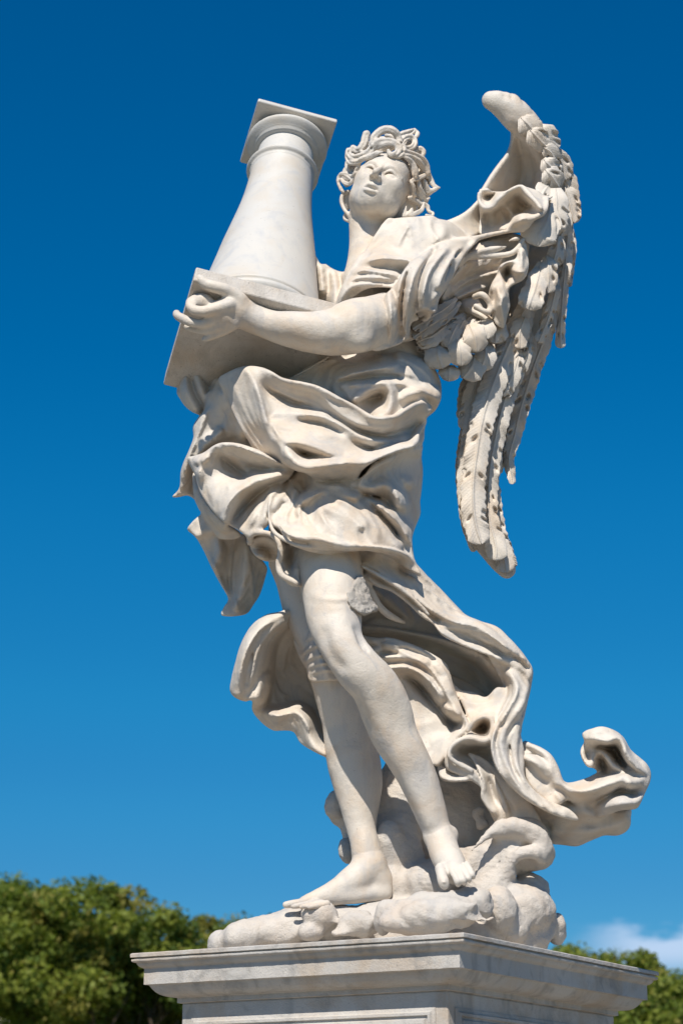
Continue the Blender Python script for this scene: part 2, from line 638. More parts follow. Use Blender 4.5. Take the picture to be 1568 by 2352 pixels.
def stone(name, cols, spots=.5, bump=.35, rgh=.55, scale=1.0, stain=.35, sub=0.0, streak=.55):
    """weathered marble: broad tints, grey veils, orange-brown stains, pits, a chiselled skin"""
    m, t, b = mat(name, cols[0], rgh, .35)
    N = t.nodes.new
    L = t.links.new
    tc = N('ShaderNodeTexCoord')

    def noise(sc, det=4, ro=.55, dist=0.0):
        n = N('ShaderNodeTexNoise')
        n.inputs['Scale'].default_value = sc * scale
        n.inputs['Detail'].default_value = det
        n.inputs['Roughness'].default_value = ro
        n.inputs['Distortion'].default_value = dist
        L(tc.outputs['Object'], n.inputs['Vector'])
        return n.outputs['Fac']

    def ramp(v, a, c):
        r = N('ShaderNodeMapRange')
        r.interpolation_type = 'SMOOTHSTEP'
        L(v, r.inputs[0])
        r.inputs[1].default_value = a
        r.inputs[2].default_value = c
        return r.outputs[0]

    def mul(v, f):
        n = N('ShaderNodeMath')
        n.operation = 'MULTIPLY'
        L(v, n.inputs[0])
        if isinstance(f, float):
            n.inputs[1].default_value = f
        else:
            L(f, n.inputs[1])
        return n.outputs[0]

    def mix(fac, a, c):
        n = N('ShaderNodeMix')
        n.data_type = 'RGBA'
        L(fac, n.inputs[0])
        for i, v in ((6, a), (7, c)):
            if isinstance(v, tuple):
                n.inputs[i].default_value = (*v, 1)
            else:
                L(v, n.inputs[i])
        return n.outputs[2]
    c = mix(ramp(noise(2.6, 5), .35, .65), cols[0], cols[1])
    c = mix(mul(ramp(noise(5.5, 6, .6, .6), .42, .70), stain), c, cols[2])
    c = mix(mul(ramp(noise(9.0, 6, .65, 1.2), .50, .68), stain * .8), c, cols[3])
    c = mix(mul(ramp(noise(34, 5, .7), .66, .74), spots * .6), c, cols[4])
    c = mix(mul(ramp(noise(120, 3, .6), .69, .73), spots), c, cols[4])
    mp_ = N('ShaderNodeMapping')
    mp_.inputs['Scale'].default_value = (1, 1, .10)
    L(tc.outputs['Object'], mp_.inputs['Vector'])
    ns_ = N('ShaderNodeTexNoise')
    ns_.inputs['Scale'].default_value = 17 * scale
    ns_.inputs['Detail'].default_value = 5
    L(mp_.outputs[0], ns_.inputs['Vector'])
    c = mix(mul(ramp(ns_.outputs['Fac'], .54, .72), streak), c, cols[3])
    L(c, b.inputs['Base Color'])
    bm = N('ShaderNodeBump')
    bm.inputs['Strength'].default_value = bump
    bm.inputs['Distance'].default_value = .004
    h1 = noise(150, 4, .7)
    h2 = noise(45, 4, .6)
    ad = N('ShaderNodeMath')
    ad.operation = 'ADD'
    L(h1, ad.inputs[0])
    L(mul(h2, .8), ad.inputs[1])
    L(ad.outputs[0], bm.inputs['Height'])
    L(bm.outputs[0], b.inputs['Normal'])
    if sub:
        b.inputs['Subsurface Weight'].default_value = sub
        b.inputs['Subsurface Radius'].default_value = (.012, .008, .005)
    return m


MC = [(.655, .585, .495), (.59, .54, .475), (.57, .43, .30), (.43, .415, .40), (.15, .105, .065)]
MARBLE = stone('marble', MC, .50, .42, stain=.62)
ROCKM = stone('rough_carved_marble', [(.58, .525, .46), (.53, .49, .44), (.53, .42, .32), (.45, .43, .41), (.16, .12, .08)], .35, .9, .7, stain=.5)
COLM = stone('polished_marble', [(.585, .55, .495), (.545, .53, .50), (.53, .455, .36), (.44, .445, .45), (.10, .08, .06)], .6, .22, .5, stain=.6)
PEDM = stone('grey_marble', [(.53, .495, .45), (.45, .43, .40), (.43, .34, .25), (.27, .255, .235), (.12, .09, .07)], .6, .6, .65, stain=.75)
PATCH = stone('broken_marble', [(.60, .55, .48), (.50, .46, .41), (.55, .46, .35), (.42, .39, .35), (.15, .12, .09)], .8, 1.3, .9, scale=2.0)
# ------------------------------------------------------------------ pedestal
pc = P(1065, 2142, 0)
corner = EYEV + (pc - EYEV) * (6.55 / pc[1])           # near top corner of the cornice
ZT = corner[2]
ang = math.radians(59.3)
EA = np.array([-math.sin(ang), math.cos(ang), 0])       # along the front face, away to the left
EB = np.array([math.cos(ang), math.sin(ang), 0])        # along the right face, away to the right
LA, LB = 1.185, 1.43
PCEN = corner + EA * LA / 2 + EB * LB / 2
PCEN[2] = 0
NB = np.array([EA, EB])


def ring_loft(prof, half0, z0, cen, mat_, name, parent, capt=True, capb=True):
    """square mitred mouldings: prof = (inset, drop) pairs from the top outer edge"""
    ns = 90
    rings = [(half0[0] - ins, half0[1] - ins, dr) for ins, dr in prof]
    if capt:
        rings = [(.002, .002, prof[0][1])] + rings
    if capb:
        rings = rings + [(.002, .002, prof[-1][1])]
    V_, Q = [], []
    for ha, hb, dr in rings:
        for (a, b), (a2, b2) in zip(((-1, -1), (1, -1), (1, 1), (-1, 1)), ((1, -1), (1, 1), (-1, 1), (-1, -1))):
            for k in range(ns):
                t = k / ns
                V_.append(cen + EA * ha * (a + (a2 - a) * t) + EB * hb * (b + (b2 - b) * t) + np.array([0, 0, z0 - dr]))
    V_ = np.array(V_)
    n4 = 4 * ns
    for i in range(len(rings) - 1):
        for j in range(n4):
            k = (j + 1) % n4
            Q.append([n4 * i + j, n4 * i + k, n4 * i + n4 + k, n4 * i + n4 + j])
    # worn arrises and small chips
    wear = .0007 * vnoise(V_ * 35, 3) + .0006 * vnoise(V_ * 110, 4) - .0045 * np.clip(vnoise(V_ * 26, 9) - .62, 0, 1)
    out_ = V_ - cen
    out_[:, 2] = 0
    out_ /= np.linalg.norm(out_, axis=1, keepdims=True) + 1e-9
    V_ = V_ + out_ * wear[:, None]
    V_[:, 2] += .0006 * vnoise(V_ * 45, 6)
    return big_mesh(name, V_, np.array(Q), mat_, parent, smooth=False)


ped = tag(empty('stone_pedestal', (PCEN[0], PCEN[1], .9)), 'tall square grey marble pedestal with a moulded cornice carrying the winged statue', 'pedestal')
half = (LA / 2, LB / 2)


def arc(x0, y0, x1, y1, bul, n=6):
    o = []
    for i in range(1, n + 1):
        t = i / n
        s_ = math.sin(t * math.pi) * bul
        dx, dy = x1 - x0, y1 - y0
        L = math.hypot(dx, dy)
        o.append((x0 + dx * t + dy / L * s_, y0 + dy * t - dx / L * s_))
    return o


PR = [(.004, 0), (0, .003), (0, .013), (.010, .014), (.010, .018), (.003, .019)] + arc(.003, .019, .009, .029, -.003) + [(.014, .030)] + arc(.014, .030, .030, .046, -.003)
corn = ring_loft(PR + [(.032, .048), (.032, .096), (.044, .098)] + arc(.044, .098, .106, .134, -.012) + [(.108, .136), (.108, .150), (.118, .152)],
                 half, ZT, PCEN, PEDM, 'cornice', ped)
# shaft with sunk panels
HS = (LA / 2 - .119, LB / 2 - .119)
shz0, shz1 = .92, ZT - .151


def box_world(c, hx, hy, hz, bev=.003):
    """box with half sizes along EA, EB, up"""
    V_ = [];
    for sx, sy, sz in ((-1, -1, -1), (1, -1, -1), (1, 1, -1), (-1, 1, -1), (-1, -1, 1), (1, -1, 1), (1, 1, 1), (-1, 1, 1)):
        V_.append(c + EA * sx * hx + EB * sy * hy + np.array([0, 0, sz * hz]))
    return np.array(V_), np.array([[0, 1, 2, 3], [7, 6, 5, 4], [0, 4, 5, 1], [1, 5, 6, 2], [2, 6, 7, 3], [3, 7, 4, 0]])


def bevel(o, w=.004, seg=2):
    m = o.modifiers.new('bevel', 'BEVEL')
    m.width = w
    m.segments = seg
    m.limit_method = 'ANGLE'
    return o


zc_, zh_ = (shz0 + shz1) / 2, (shz1 - shz0) / 2
bevel(big_mesh('shaft', *box_world(PCEN + [0, 0, zc_], HS[0], HS[1], zh_), PEDM, ped, False), .006)
for fi, (A_, B_, ha, hb) in enumerate(((EA, -EB, HS[0], HS[1]), (EB, -EA, HS[1], HS[0]), (EA, EB, HS[0], HS[1]), (EB, EA, HS[1], HS[0]))):
    parts = []
    hw, zt_, zb_ = ha - .040, shz1 - .048, shz0 + .06
    # nested mouldings standing proud of the face: profile (inset, height)
    prof = [(0, -.002), (0, .004), (.010, .006), (.014, .013), (.022, .013), (.024, .005), (.030, .005), (.034, .011), (.046, .013), (.056, .008), (.060, -.002)]
    V_ = []
    for ins, hgt in prof:
        for a, z in ((-1, zt_ - ins), (1, zt_ - ins), (1, zb_ + ins), (-1, zb_ + ins)):
            V_.append(PCEN + B_ * (hb + hgt) + A_ * a * (hw - ins) + np.array([0, 0, z]))
    Q = []
    for i in range(len(prof) - 1):
        for j in range(4):
            k = (j + 1) % 4
            Q.append([4 * i + j, 4 * i + k, 4 * i + 4 + k, 4 * i + 4 + j])
    big_mesh('panel_moulding', np.array(V_), np.array(Q), PEDM, ped, False)
ring_loft([(0, 0), (0, .10), (-.02, .11), (-.02, .14), (-.06, .18), (-.06, .34)], (HS[0] + .02, HS[1] + .02), shz0 + .0, PCEN, PEDM, 'plinth', ped)

# bridge parapet, pavement, ground
conc = stone('travertine', [(.50, .46, .40), (.44, .41, .36), (.42, .35, .27), (.34, .32, .30), (.12, .10, .08)], .6, .8, .8)
pw, q_ = box_world(PCEN + [0, 0, .30], 9.0, .40, .285)
par = big_mesh('parapet_wall', pw, q_, conc, None, False)
tag(bevel(par, .01), 'low pale stone parapet wall of the bridge under the pedestal', 'wall')
cap_, q_ = box_world(PCEN + [0, 0, .62], 9.0, .47, .035)
cp = big_mesh('coping', cap_, q_, conc, None, False)
cp.parent = par
bevel(cp, .008)
pav = stone('paving_stone', [(.33, .30, .25), (.28, .25, .21), (.38, .31, .24), (.28, .26, .24), (.12, .10, .09)], .6, 1.0, .8)


def flat(name, x0, x1, y0, y1, z, m):
    V_ = np.array([[x0, y0, z], [x1, y0, z], [x1, y1, z], [x0, y1, z]], float)
    return tag(big_mesh(name, V_, np.array([[0, 1, 2, 3]]), m, None, False), kind='structure')


grm, gt, gb_ = mat('dry_grass_ground', (.07, .085, .035), .95, .1)
nn_ = gt.nodes.new('ShaderNodeTexNoise')
nn_.inputs['Scale'].default_value = .35
nn_.inputs['Detail'].default_value = 8
rr_ = gt.nodes.new('ShaderNodeValToRGB')
rr_.color_ramp.elements[0].color = (.05, .07, .025, 1)
rr_.color_ramp.elements[1].color = (.14, .12, .07, 1)
gt.links.new(nn_.outputs['Fac'], rr_.inputs[0])
gt.links.new(rr_.outputs[0], gb_.inputs['Base Color'])
flat('ground', -1500, 1500, -600, 2400, -.02, grm)
flat('pavement', -14, 14, -8, 12, .0, pav)

# ------------------------------------------------------------------ trees
lf = []
for i, c in enumerate([(.135, .180, .028), (.195, .225, .036), (.085, .125, .022), (.220, .205, .042)]):
    m, t, b = mat('foliage', c, .6, .25)
    b.inputs['Transmission Weight'].default_value = 0.0
    tr = t.nodes.new('ShaderNodeBsdfTranslucent')
    tr.inputs['Color'].default_value = (c[0] * 1.6, c[1] * 1.7, c[2], 1)
    mx = t.nodes.new('ShaderNodeMixShader')
    mx.inputs[0].default_value = .35
    out = t.nodes['Material Output']
    t.links.new(b.outputs[0], mx.inputs[1])
    t.links.new(tr.outputs[0], mx.inputs[2])
    t.links.new(mx.outputs[0], out.inputs['Surface'])
    lf.append(m)
bark, bt, bb = mat('bark', (.11, .085, .06), .9, .1)


def tree(name, label, x, y, top, rad, base, seed, nclump, leaf=.085, per=330, grp='plane trees along the river behind the pedestal'):
    r = np.random.default_rng(seed)
    root = tag(empty(name, (x, y, 0)), label, 'tree', grp)
    # trunk and limbs
    st = []
    def limb(p, d, L, w, lev):
        pts = [p]
        for i in range(5):
            d = d + r.normal(0, .10, 3) + np.array([0, 0, .05])
            d /= np.linalg.norm(d)
            p = p + d * L / 5
            pts.append(p)
        st.append((np.array(pts), w))
        if lev < 3:
            for j in range(3 if lev else 5):
                a = r.uniform(0, 6.28)
                nd = d * .6 + np.array([math.cos(a), math.sin(a), .45]) * .75
                limb(pts[-1 - (j % 2)], nd / np.linalg.norm(nd), L * .60, w * .5, lev + 1)
    limb(np.array([x, y, 0.0]), np.array([0, 0, 1.0]), min(base * .72, 3.4), top * .025, 0)
    parts = []
    for pts, w in st:
        V_, Q = [], []
        for i, p in enumerate(pts):
            ww = w * (1 - .1 * i)
            for j in range(7):
                a = j / 7 * 6.283
                V_.append(p + np.array([math.cos(a) * ww, math.sin(a) * ww, 0]))
        for i in range(len(pts) - 1):
            for j in range(7):
                k = (j + 1) % 7
                Q.append([7 * i + j, 7 * i + k, 7 * i + 7 + k, 7 * i + 7 + j])
        parts.append((np.array(V_), np.array(Q)))
    big_mesh('trunk', *cat(parts), bark, root)
    # crown: leaf clumps spread through an uneven volume
    cz = (top + base) / 2
    hz = (top - base) / 2
    C = []
    while len(C) < nclump:
        v = r.normal(0, 1, 3)
        v /= np.linalg.norm(v)
        q = r.uniform(.02, 1) ** .42
        lob = 1 + .16 * math.sin(3 * math.atan2(v[1], v[0]) + seed) + .12 * math.sin(5 * v[2] + seed * 2)
        C.append(np.array([x + v[0] * rad * q * lob, y + v[1] * rad * q * lob, cz + v[2] * (hz - .5) * q]))
    C = np.array(C)
    cr = r.uniform(.35, .85, len(C))
    n = per
    pos = np.repeat(C, n, 0)
    v = r.normal(0, 1, pos.shape)
    v /= np.linalg.norm(v, axis=1, keepdims=True)
    q = r.uniform(0, 1, (len(pos), 1)) ** .45
    pos = pos + v * q * np.repeat(cr, n)[:, None] * np.array([1, 1, .72])
    nrm = v * .6 + r.normal(0, .6, pos.shape) + np.array([0, 0, .5])
    nrm /= np.linalg.norm(nrm, axis=1, keepdims=True)
    t1 = np.cross(nrm, r.normal(0, 1, pos.shape))
    t1 /= np.linalg.norm(t1, axis=1, keepdims=True)
    t2 = np.cross(nrm, t1)
    sz = leaf * r.uniform(.6, 1.3, (len(pos), 1))
    V_ = np.stack([pos - t1 * sz, pos + t2 * sz * .6, pos + t1 * sz, pos - t2 * sz * .6], 1).reshape(-1, 3)
    Q = np.arange(len(V_)).reshape(-1, 4)
    o = big_mesh('crown', V_, Q, lf[0], root, False)
    for m in lf[1:]:
        o.data.materials.append(m)
    ci = np.repeat(r.choice(4, len(C), p=[.36, .30, .2, .14]), n)
    sw = r.random(len(pos)) < .3
    ci = np.where(sw, r.choice(4, len(pos)), ci)
    o.data.polygons.foreach_set('material_index', ci.astype(np.int32))
    return root


def at(px, py, y):
    p = P(px, py, 0)
    return EYEV + (p - EYEV) * (y / p[1])


for i, (px, py, dist, rad, lab, nm) in enumerate([
        (20, 1978, 62, 3.6, 'broad green tree at the far left, cut by the left edge of the photo', 'plane_tree'),
        (195, 2002, 58, 2.9, 'tallest green tree left of the pedestal with a rounded top', 'plane_tree'),
        (350, 2058, 61, 3.4, 'green tree with a sloping crown next to the pedestal cornice on its left', 'plane_tree'),
        (480, 2062, 66, 3.0, 'lower green tree reaching behind the left end of the cloud base', 'plane_tree'),
        (640, 2064, 72, 2.4, 'green treetop just peeping out beside the toes of the statue', 'plane_tree'),
        (1325, 2138, 70, 2.6, 'small treetop showing right behind the right end of the cloud base', 'plane_tree'),
        (1455, 2158, 64, 2.6, 'pointed green treetop below the cloud right of the statue', 'plane_tree'),
        (1570, 2215, 60, 3.2, 'lowest green tree at the right edge under the cornice corner', 'plane_tree')]):
    p = at(px, py, dist)
    tree(nm, lab, p[0], p[1], p[2], rad, p[2] - 4.6 if i < 2 else max(1.6, p[2] - 7.5), 20 + i, 110 if i < 2 else 150)

# pale building seen between the branches
wallm = stone('pale_plaster', [(.55, .51, .46), (.50, .46, .42), (.45, .38, .32), (.42, .40, .38), (.2, .18, .16)], .3, .3, .9, scale=.2)
glm, _, _ = mat('dark_window', (.03, .035, .04), .2, .5)
bld = tag(empty('pale_building', (-14, 95, 0)), 'pale stone building glimpsed through the branches at the lower left', 'building')


def abox(x0, x1, y0, y1, z0, z1):
    V_ = np.array([[x, y, z] for z in (z0, z1) for x, y in ((x0, y0), (x1, y0), (x1, y1), (x0, y1))], float)
    return V_, np.array([[3, 2, 1, 0], [4, 5, 6, 7], [0, 1, 5, 4], [1, 2, 6, 5], [2, 3, 7, 6], [3, 0, 4, 7]])


big_mesh('wall', *abox(-24, -6, 95, 107, 0, 10.2), wallm, bld, False)
big_mesh('roof', *abox(-24.6, -5.4, 94.4, 107.6, 10.22, 10.7), wallm, bld, False)
for k in range(7):
    for z in (1.2, 4.2, 7.2):
        xx = -22.6 + k * 2.4
        wf = big_mesh('window', *abox(xx - .1, xx + 1.1, 94.93, 94.99, z - .1, z + 1.9), wallm, bld, False)
        big_mesh('pane', *abox(xx, xx + 1.0, 94.90, 94.95, z, z + 1.8), glm, wf, False)
# ------------------------------------------------------------------ statue root
STC = np.array([PCEN[0] - .02, PCEN[1], ZT])
statue = tag(empty('angel_statue', STC), 'white marble winged angel in windblown robes hugging a short column on carved clouds', 'statue')


def bounds(x0, y0, x1, y1, d0, d1):
    c = np.array([P(x, y, d) for x in (x0, x1) for y in (y0, y1) for d in (d0, d1)])
    return c.min(0), c.max(0)


body_parts = []
# legs and feet
S = Stone(*bounds(620, 1180, 1110, 2000, -.20, .52), .0055)
S.tube('v', '740,1200,12,82 756,1300,22,76 764,1370,28,67 768,1425,31,60 784,1478,35,50 820,1532,35,51 861,1578,32,53 885,1629,28,56 904,1685,26,51 928,1728,25,47 951,1770,23,44 967,1807,22,41 983,1850,21,37 1000,1900,20,32 1014,1935,21,32', .01)
S.blob('v', '772,1484,38,18,22,14,-30 800,1474,38,15,20,12,-30 785,1500,38,20,16,10,-30', .03)
S.tube('v', '822,1545,39,6 868,1640,34,7 928,1760,28,7 988,1890,24,5', .04)
S.tube('v', '742,1455,41,2 752,1500,41,4 780,1530,41,2', .04, cut=True)
S.tube('v', '822,1450,39,2 830,1490,39,4 838,1520,38,2', .04, cut=True)
S.tube('v', '705,1362,30,4 735,1374,37,5 775,1379,39,5 815,1372,36,5', .012)
S.tube('v', '706,1382,30,4 740,1394,37,4 775,1398,39,4 812,1392,36,4', .012)
S.blob('v', '1039,1917,19,13,16,14,0 988,1925,20,12,14,12', .02)
S.tube('v', '660,1240,0,64 688,1325,3,56 710,1400,5,58 748,1480,8,58 772,1560,7,57 788,1615,5,58 802,1667,3,60 810,1737,2,60 820,1793,2,56 825,1842,3,45 829,1900,4,33 838,1940,5,32 846,1985,5,36', .01)
body_parts.append(S.mesh())
S = Stone(*bounds(960, 1862, 1110, 2062, .08, .48), .0034)
S.tube('v', '966,1807,22,44 982,1850,21,39 1000,1900,20,33 1014,1935,21,33', .01)
S.tube('v', '1010,1925,20,34 1022,1962,24,35 1036,1988,29,33 1044,2004,32,28', .012)
S.blob('v', '1039,1917,19,13,16,14,0 988,1925,20,12,14,12', .02)
S.tube('v', '1012,1996,33,14 1015,2016,36,12 1018,2026,37,13 1021,2034,37,11', .006)
S.tube('v', '1038,2002,35,8 1046,2016,38,8 1050,2026,39,8 1052,2033,38,6', .002)
S.tube('v', '1052,1998,35,7.5 1060,2013,38,7.5 1064,2023,39,7.5 1066,2030,38,5.5', .002)
S.tube('v', '1063,1992,35,7 1071,2007,37,7 1076,2018,38,7 1078,2025,37,5', .002)
S.tube('v', '1071,1985,34,7 1080,1999,36,6.5 1085,2010,37,6.5 1087,2017,36,5', .002)
for q in ('1027,1998,38,2 1032,2016,40,3.5 1036,2036,39,4', '1046,2002,40,1 1054,2018,43,2.6 1060,2034,41,3', '1059,1998,40,1 1066,2012,42,2.6 1072,2028,41,3', '1069,1991,39,1 1076,2004,41,2.4 1082,2020,40,3'):
    S.tube('v', q, .003, cut=True)
S.ell(P(1019, 2027, .385), (.008, .010, .004), None, .002)
body_parts.append(S.mesh())
S = Stone(*bounds(630, 1900, 930, 2110, -.12, .36), .0036)
S.tube('v', '820,1793,2,56 825,1842,3,45 829,1900,4,33 838,1940,5,32 846,1985,5,36', .01)
S.tube('v', '850,1990,5,36 864,2022,4,38 868,2034,3,36', .02)
S.tube('v', '846,1992,6,34 820,2018,8,36 785,2040,11,29 748,2056,14,22 718,2066,16,17 700,2072,17,14', .02)
S.tube('v', '722,2066,16,12 694,2073,18,9.5 670,2077,19,9 656,2079,19,8', .005)
S.tube('v', '728,2072,19,9 704,2077,21,7.5 684,2081,22,7 672,2083,22,5.5', .002)
S.tube('v', '738,2075,22,9 716,2079,23,7 700,2082,24,6.5 690,2084,24,5', .002)
S.tube('v', '750,2077,22,9 732,2081,24,7 716,2083,25,6 709,2085,25,5', .002)
S.tube('v', '740,2070,15,12 800,2062,12,16 880,2052,6,20', .02)
body_parts.append(S.mesh())
# arm and hand
S = Stone(*bounds(380, 600, 1010, 850, .02, .58), .0045)
S.tube('v', '556,716,39,39 572,726,39,35 613,744,39,34 654,755,39,38 695,762,39,43 736,764,39,50 777,760,38,56 816,748,36,63 850,742,31,62 885,728,21,58 915,712,10,50', .01)
S.blob('v', '826,784,40,26,22,22 700,752,42,70,30,28,-12', .035)
S.blob('v', '532,714,42,40,36,26,20 505,722,43,30,28,22,-30', .03)
S.tube('D', '1040,560,44,96 950,490,45,90 850,440,46,86 700,398,47,80 600,365,47,74 535,312,47,68 520,290,47,56', .014)
S.tube('D', '900,640,46,92 780,675,46,82 660,705,46,76 560,722,46,72 450,705,46,68 388,650,45,56 378,600,43,46', .012)
S.tube('D', '860,760,44,84 760,815,43,72 640,855,43,66 520,880,43,62 400,862,43,62 290,815,42,62 225,775,41,56 215,745,40,48', .010)
S.tube('D', '900,830,43,84 800,908,42,66 690,950,41,58 560,968,40,54 440,950,39,52 350,925,37,46', .010)
S.tube('D', '960,880,42,84 880,960,41,60 780,1012,40,52 660,1062,39,46 585,1084,38,38 560,1090,37,26', .010)
S.blob('D', '545,585,43,150,105,100,0 470,590,41,80,70,70', .02)
body_parts.append(S.mesh())
# head and neck
HU = .1065
hp, hy, hr = math.radians(33), math.radians(14), math.radians(17)


def headvec(x, y, z):
    y, z = y * math.cos(hp) + z * math.sin(hp), -y * math.sin(hp) + z * math.cos(hp)
    x, z = x * math.cos(hy) - z * math.sin(hy), x * math.sin(hy) + z * math.cos(hy)
    x, y = x * math.cos(hr) + y * math.sin(hr), -x * math.sin(hr) + y * math.cos(hr)
    return RT * x + UP * y - FWD * z


HM = np.stack([headvec(1, 0, 0), headvec(0, 1, 0), headvec(0, 0, 1)], 1)
HC = P(878, 431, .06)


def hpt(x, y, z):
    return HC + (HM @ np.array([x, y, z])) * HU


S = Stone(*bounds(740, 290, 1010, 690, -.22, .34), .0026)


def hell(x, y, z, a, b, c, k=.1, cut=False, rz=0.0):
    cr, sr = math.cos(rz), math.sin(rz)
    R_ = np.array([[cr, -sr, 0], [sr, cr, 0], [0, 0, 1]])
    S.ell(hpt(x, y, z), (a * HU, b * HU, c * HU), HM @ R_, k * HU, cut)


def htube(pts, k=.1, cut=False):
    q = spline(np.array(pts, float), n=14) if len(pts) > 2 else np.array(pts, float)
    S.chain(np.array([hpt(*w[:3]) for w in q]), q[:, 3] * HU, k * HU, cut)


S.tube('v', '848,500,2,47 846,560,3,44 846,610,4,50 850,660,4,66', .01)
hell(0, .30, -.28, .98, 1.12, 1.22)
hell(0, -.28, .14, .81, 1.12, .93, .25)
hell(0, -1.20, .50, .40, .30, .34, .3)
for sx in (-1, 1):
    hell(sx * .48, -.80, .10, .36, .42, .55, .25)
    hell(sx * .46, -.34, .58, .34, .34, .34, .25)
# mouth mound, forehead
hell(0, -.98, .72, .34, .26, .28, .22)
hell(0, .42, .52, .66, .46, .48, .3)
# sockets, lids and balls
for sx in (-1, 1):
    hell(sx * .37, -.20, 1.12, .27, .19, .33, .08, True)
    hell(sx * .37, -.23, .745, .235, .205, .205, .03)
    htube([(sx * .14, -.24, .93, .025), (sx * .25, -.11, .98, .036), (sx * .38, -.065, .985, .044), (sx * .52, -.12, .92, .036), (sx * .60, -.24, .83, .022)], .03)
    htube([(sx * .15, -.27, .93, .02), (sx * .27, -.36, .93, .028), (sx * .40, -.37, .925, .030), (sx * .58, -.26, .84, .02)], .04)
    htube([(sx * .10, -.02, 1.00, .05), (sx * .26, .09, 1.01, .07), (sx * .46, .10, .94, .07), (sx * .70, -.04, .74, .05)], .12)
# nose
htube([(0, .06, .99, .10), (0, -.14, 1.08, .078), (0, -.34, 1.20, .088), (0, -.54, 1.31, .108)], .07)
for sx in (-1, 1):
    hell(sx * .125, -.60, 1.10, .085, .095, .13, .06)
hell(0, -.60, 1.20, .11, .07, .14, .05)
for sx in (-1, 1):
    hell(sx * .085, -.68, 1.15, .055, .075, .075, .02, True)
# lips
htube([(-.27, -.98, .90, .028), (-.13, -.905, 1.02, .058), (0, -.92, 1.06, .060), (.13, -.905, 1.02, .058), (.27, -.98, .90, .028)], .03)
htube([(-.24, -1.05, .88, .035), (-.11, -1.13, .97, .072), (.11, -1.13, .97, .072), (.24, -1.05, .88, .035)], .03)
htube([(-.21, -1.01, .96, .026), (0, -1.02, 1.02, .055), (.21, -1.01, .96, .026)], .02, True)
htube([(0, -.74, 1.11, .02), (0, -.84, 1.07, .03)], .03, True)
htube([(-.16, -1.26, .97, .05), (0, -1.28, 1.0, .055), (.16, -1.26, .97, .05)], .10, True)
# ear on the viewer's left
S.tube('N', '330,885,2,18 270,905,2,22 240,960,2,22 246,1030,2,22 285,1110,3,22 330,1150,3,18', .004)
S.blob('N', '300,1000,0,50,110,30,0 325,1160,3,24,34,24', .008)
body_parts.append(S.mesh())
V_, Q = cat(body_parts)
V_ = rough(V_, Q, [(30, .0010), (90, .0004)])
body = big_mesh('body', V_, Q, MARBLE, statue)

# ------------------------------------------------------------------ hair
S = Stone(*bounds(765, 275, 1050, 560, -.24, .36), .0027)
HC0 = HC


def hellm(x, y, z, a, b, c, k=.1, cut=False):
    S.ell(hpt(x, y, z), (a * HU, b * HU, c * HU), HM, k * HU, cut)


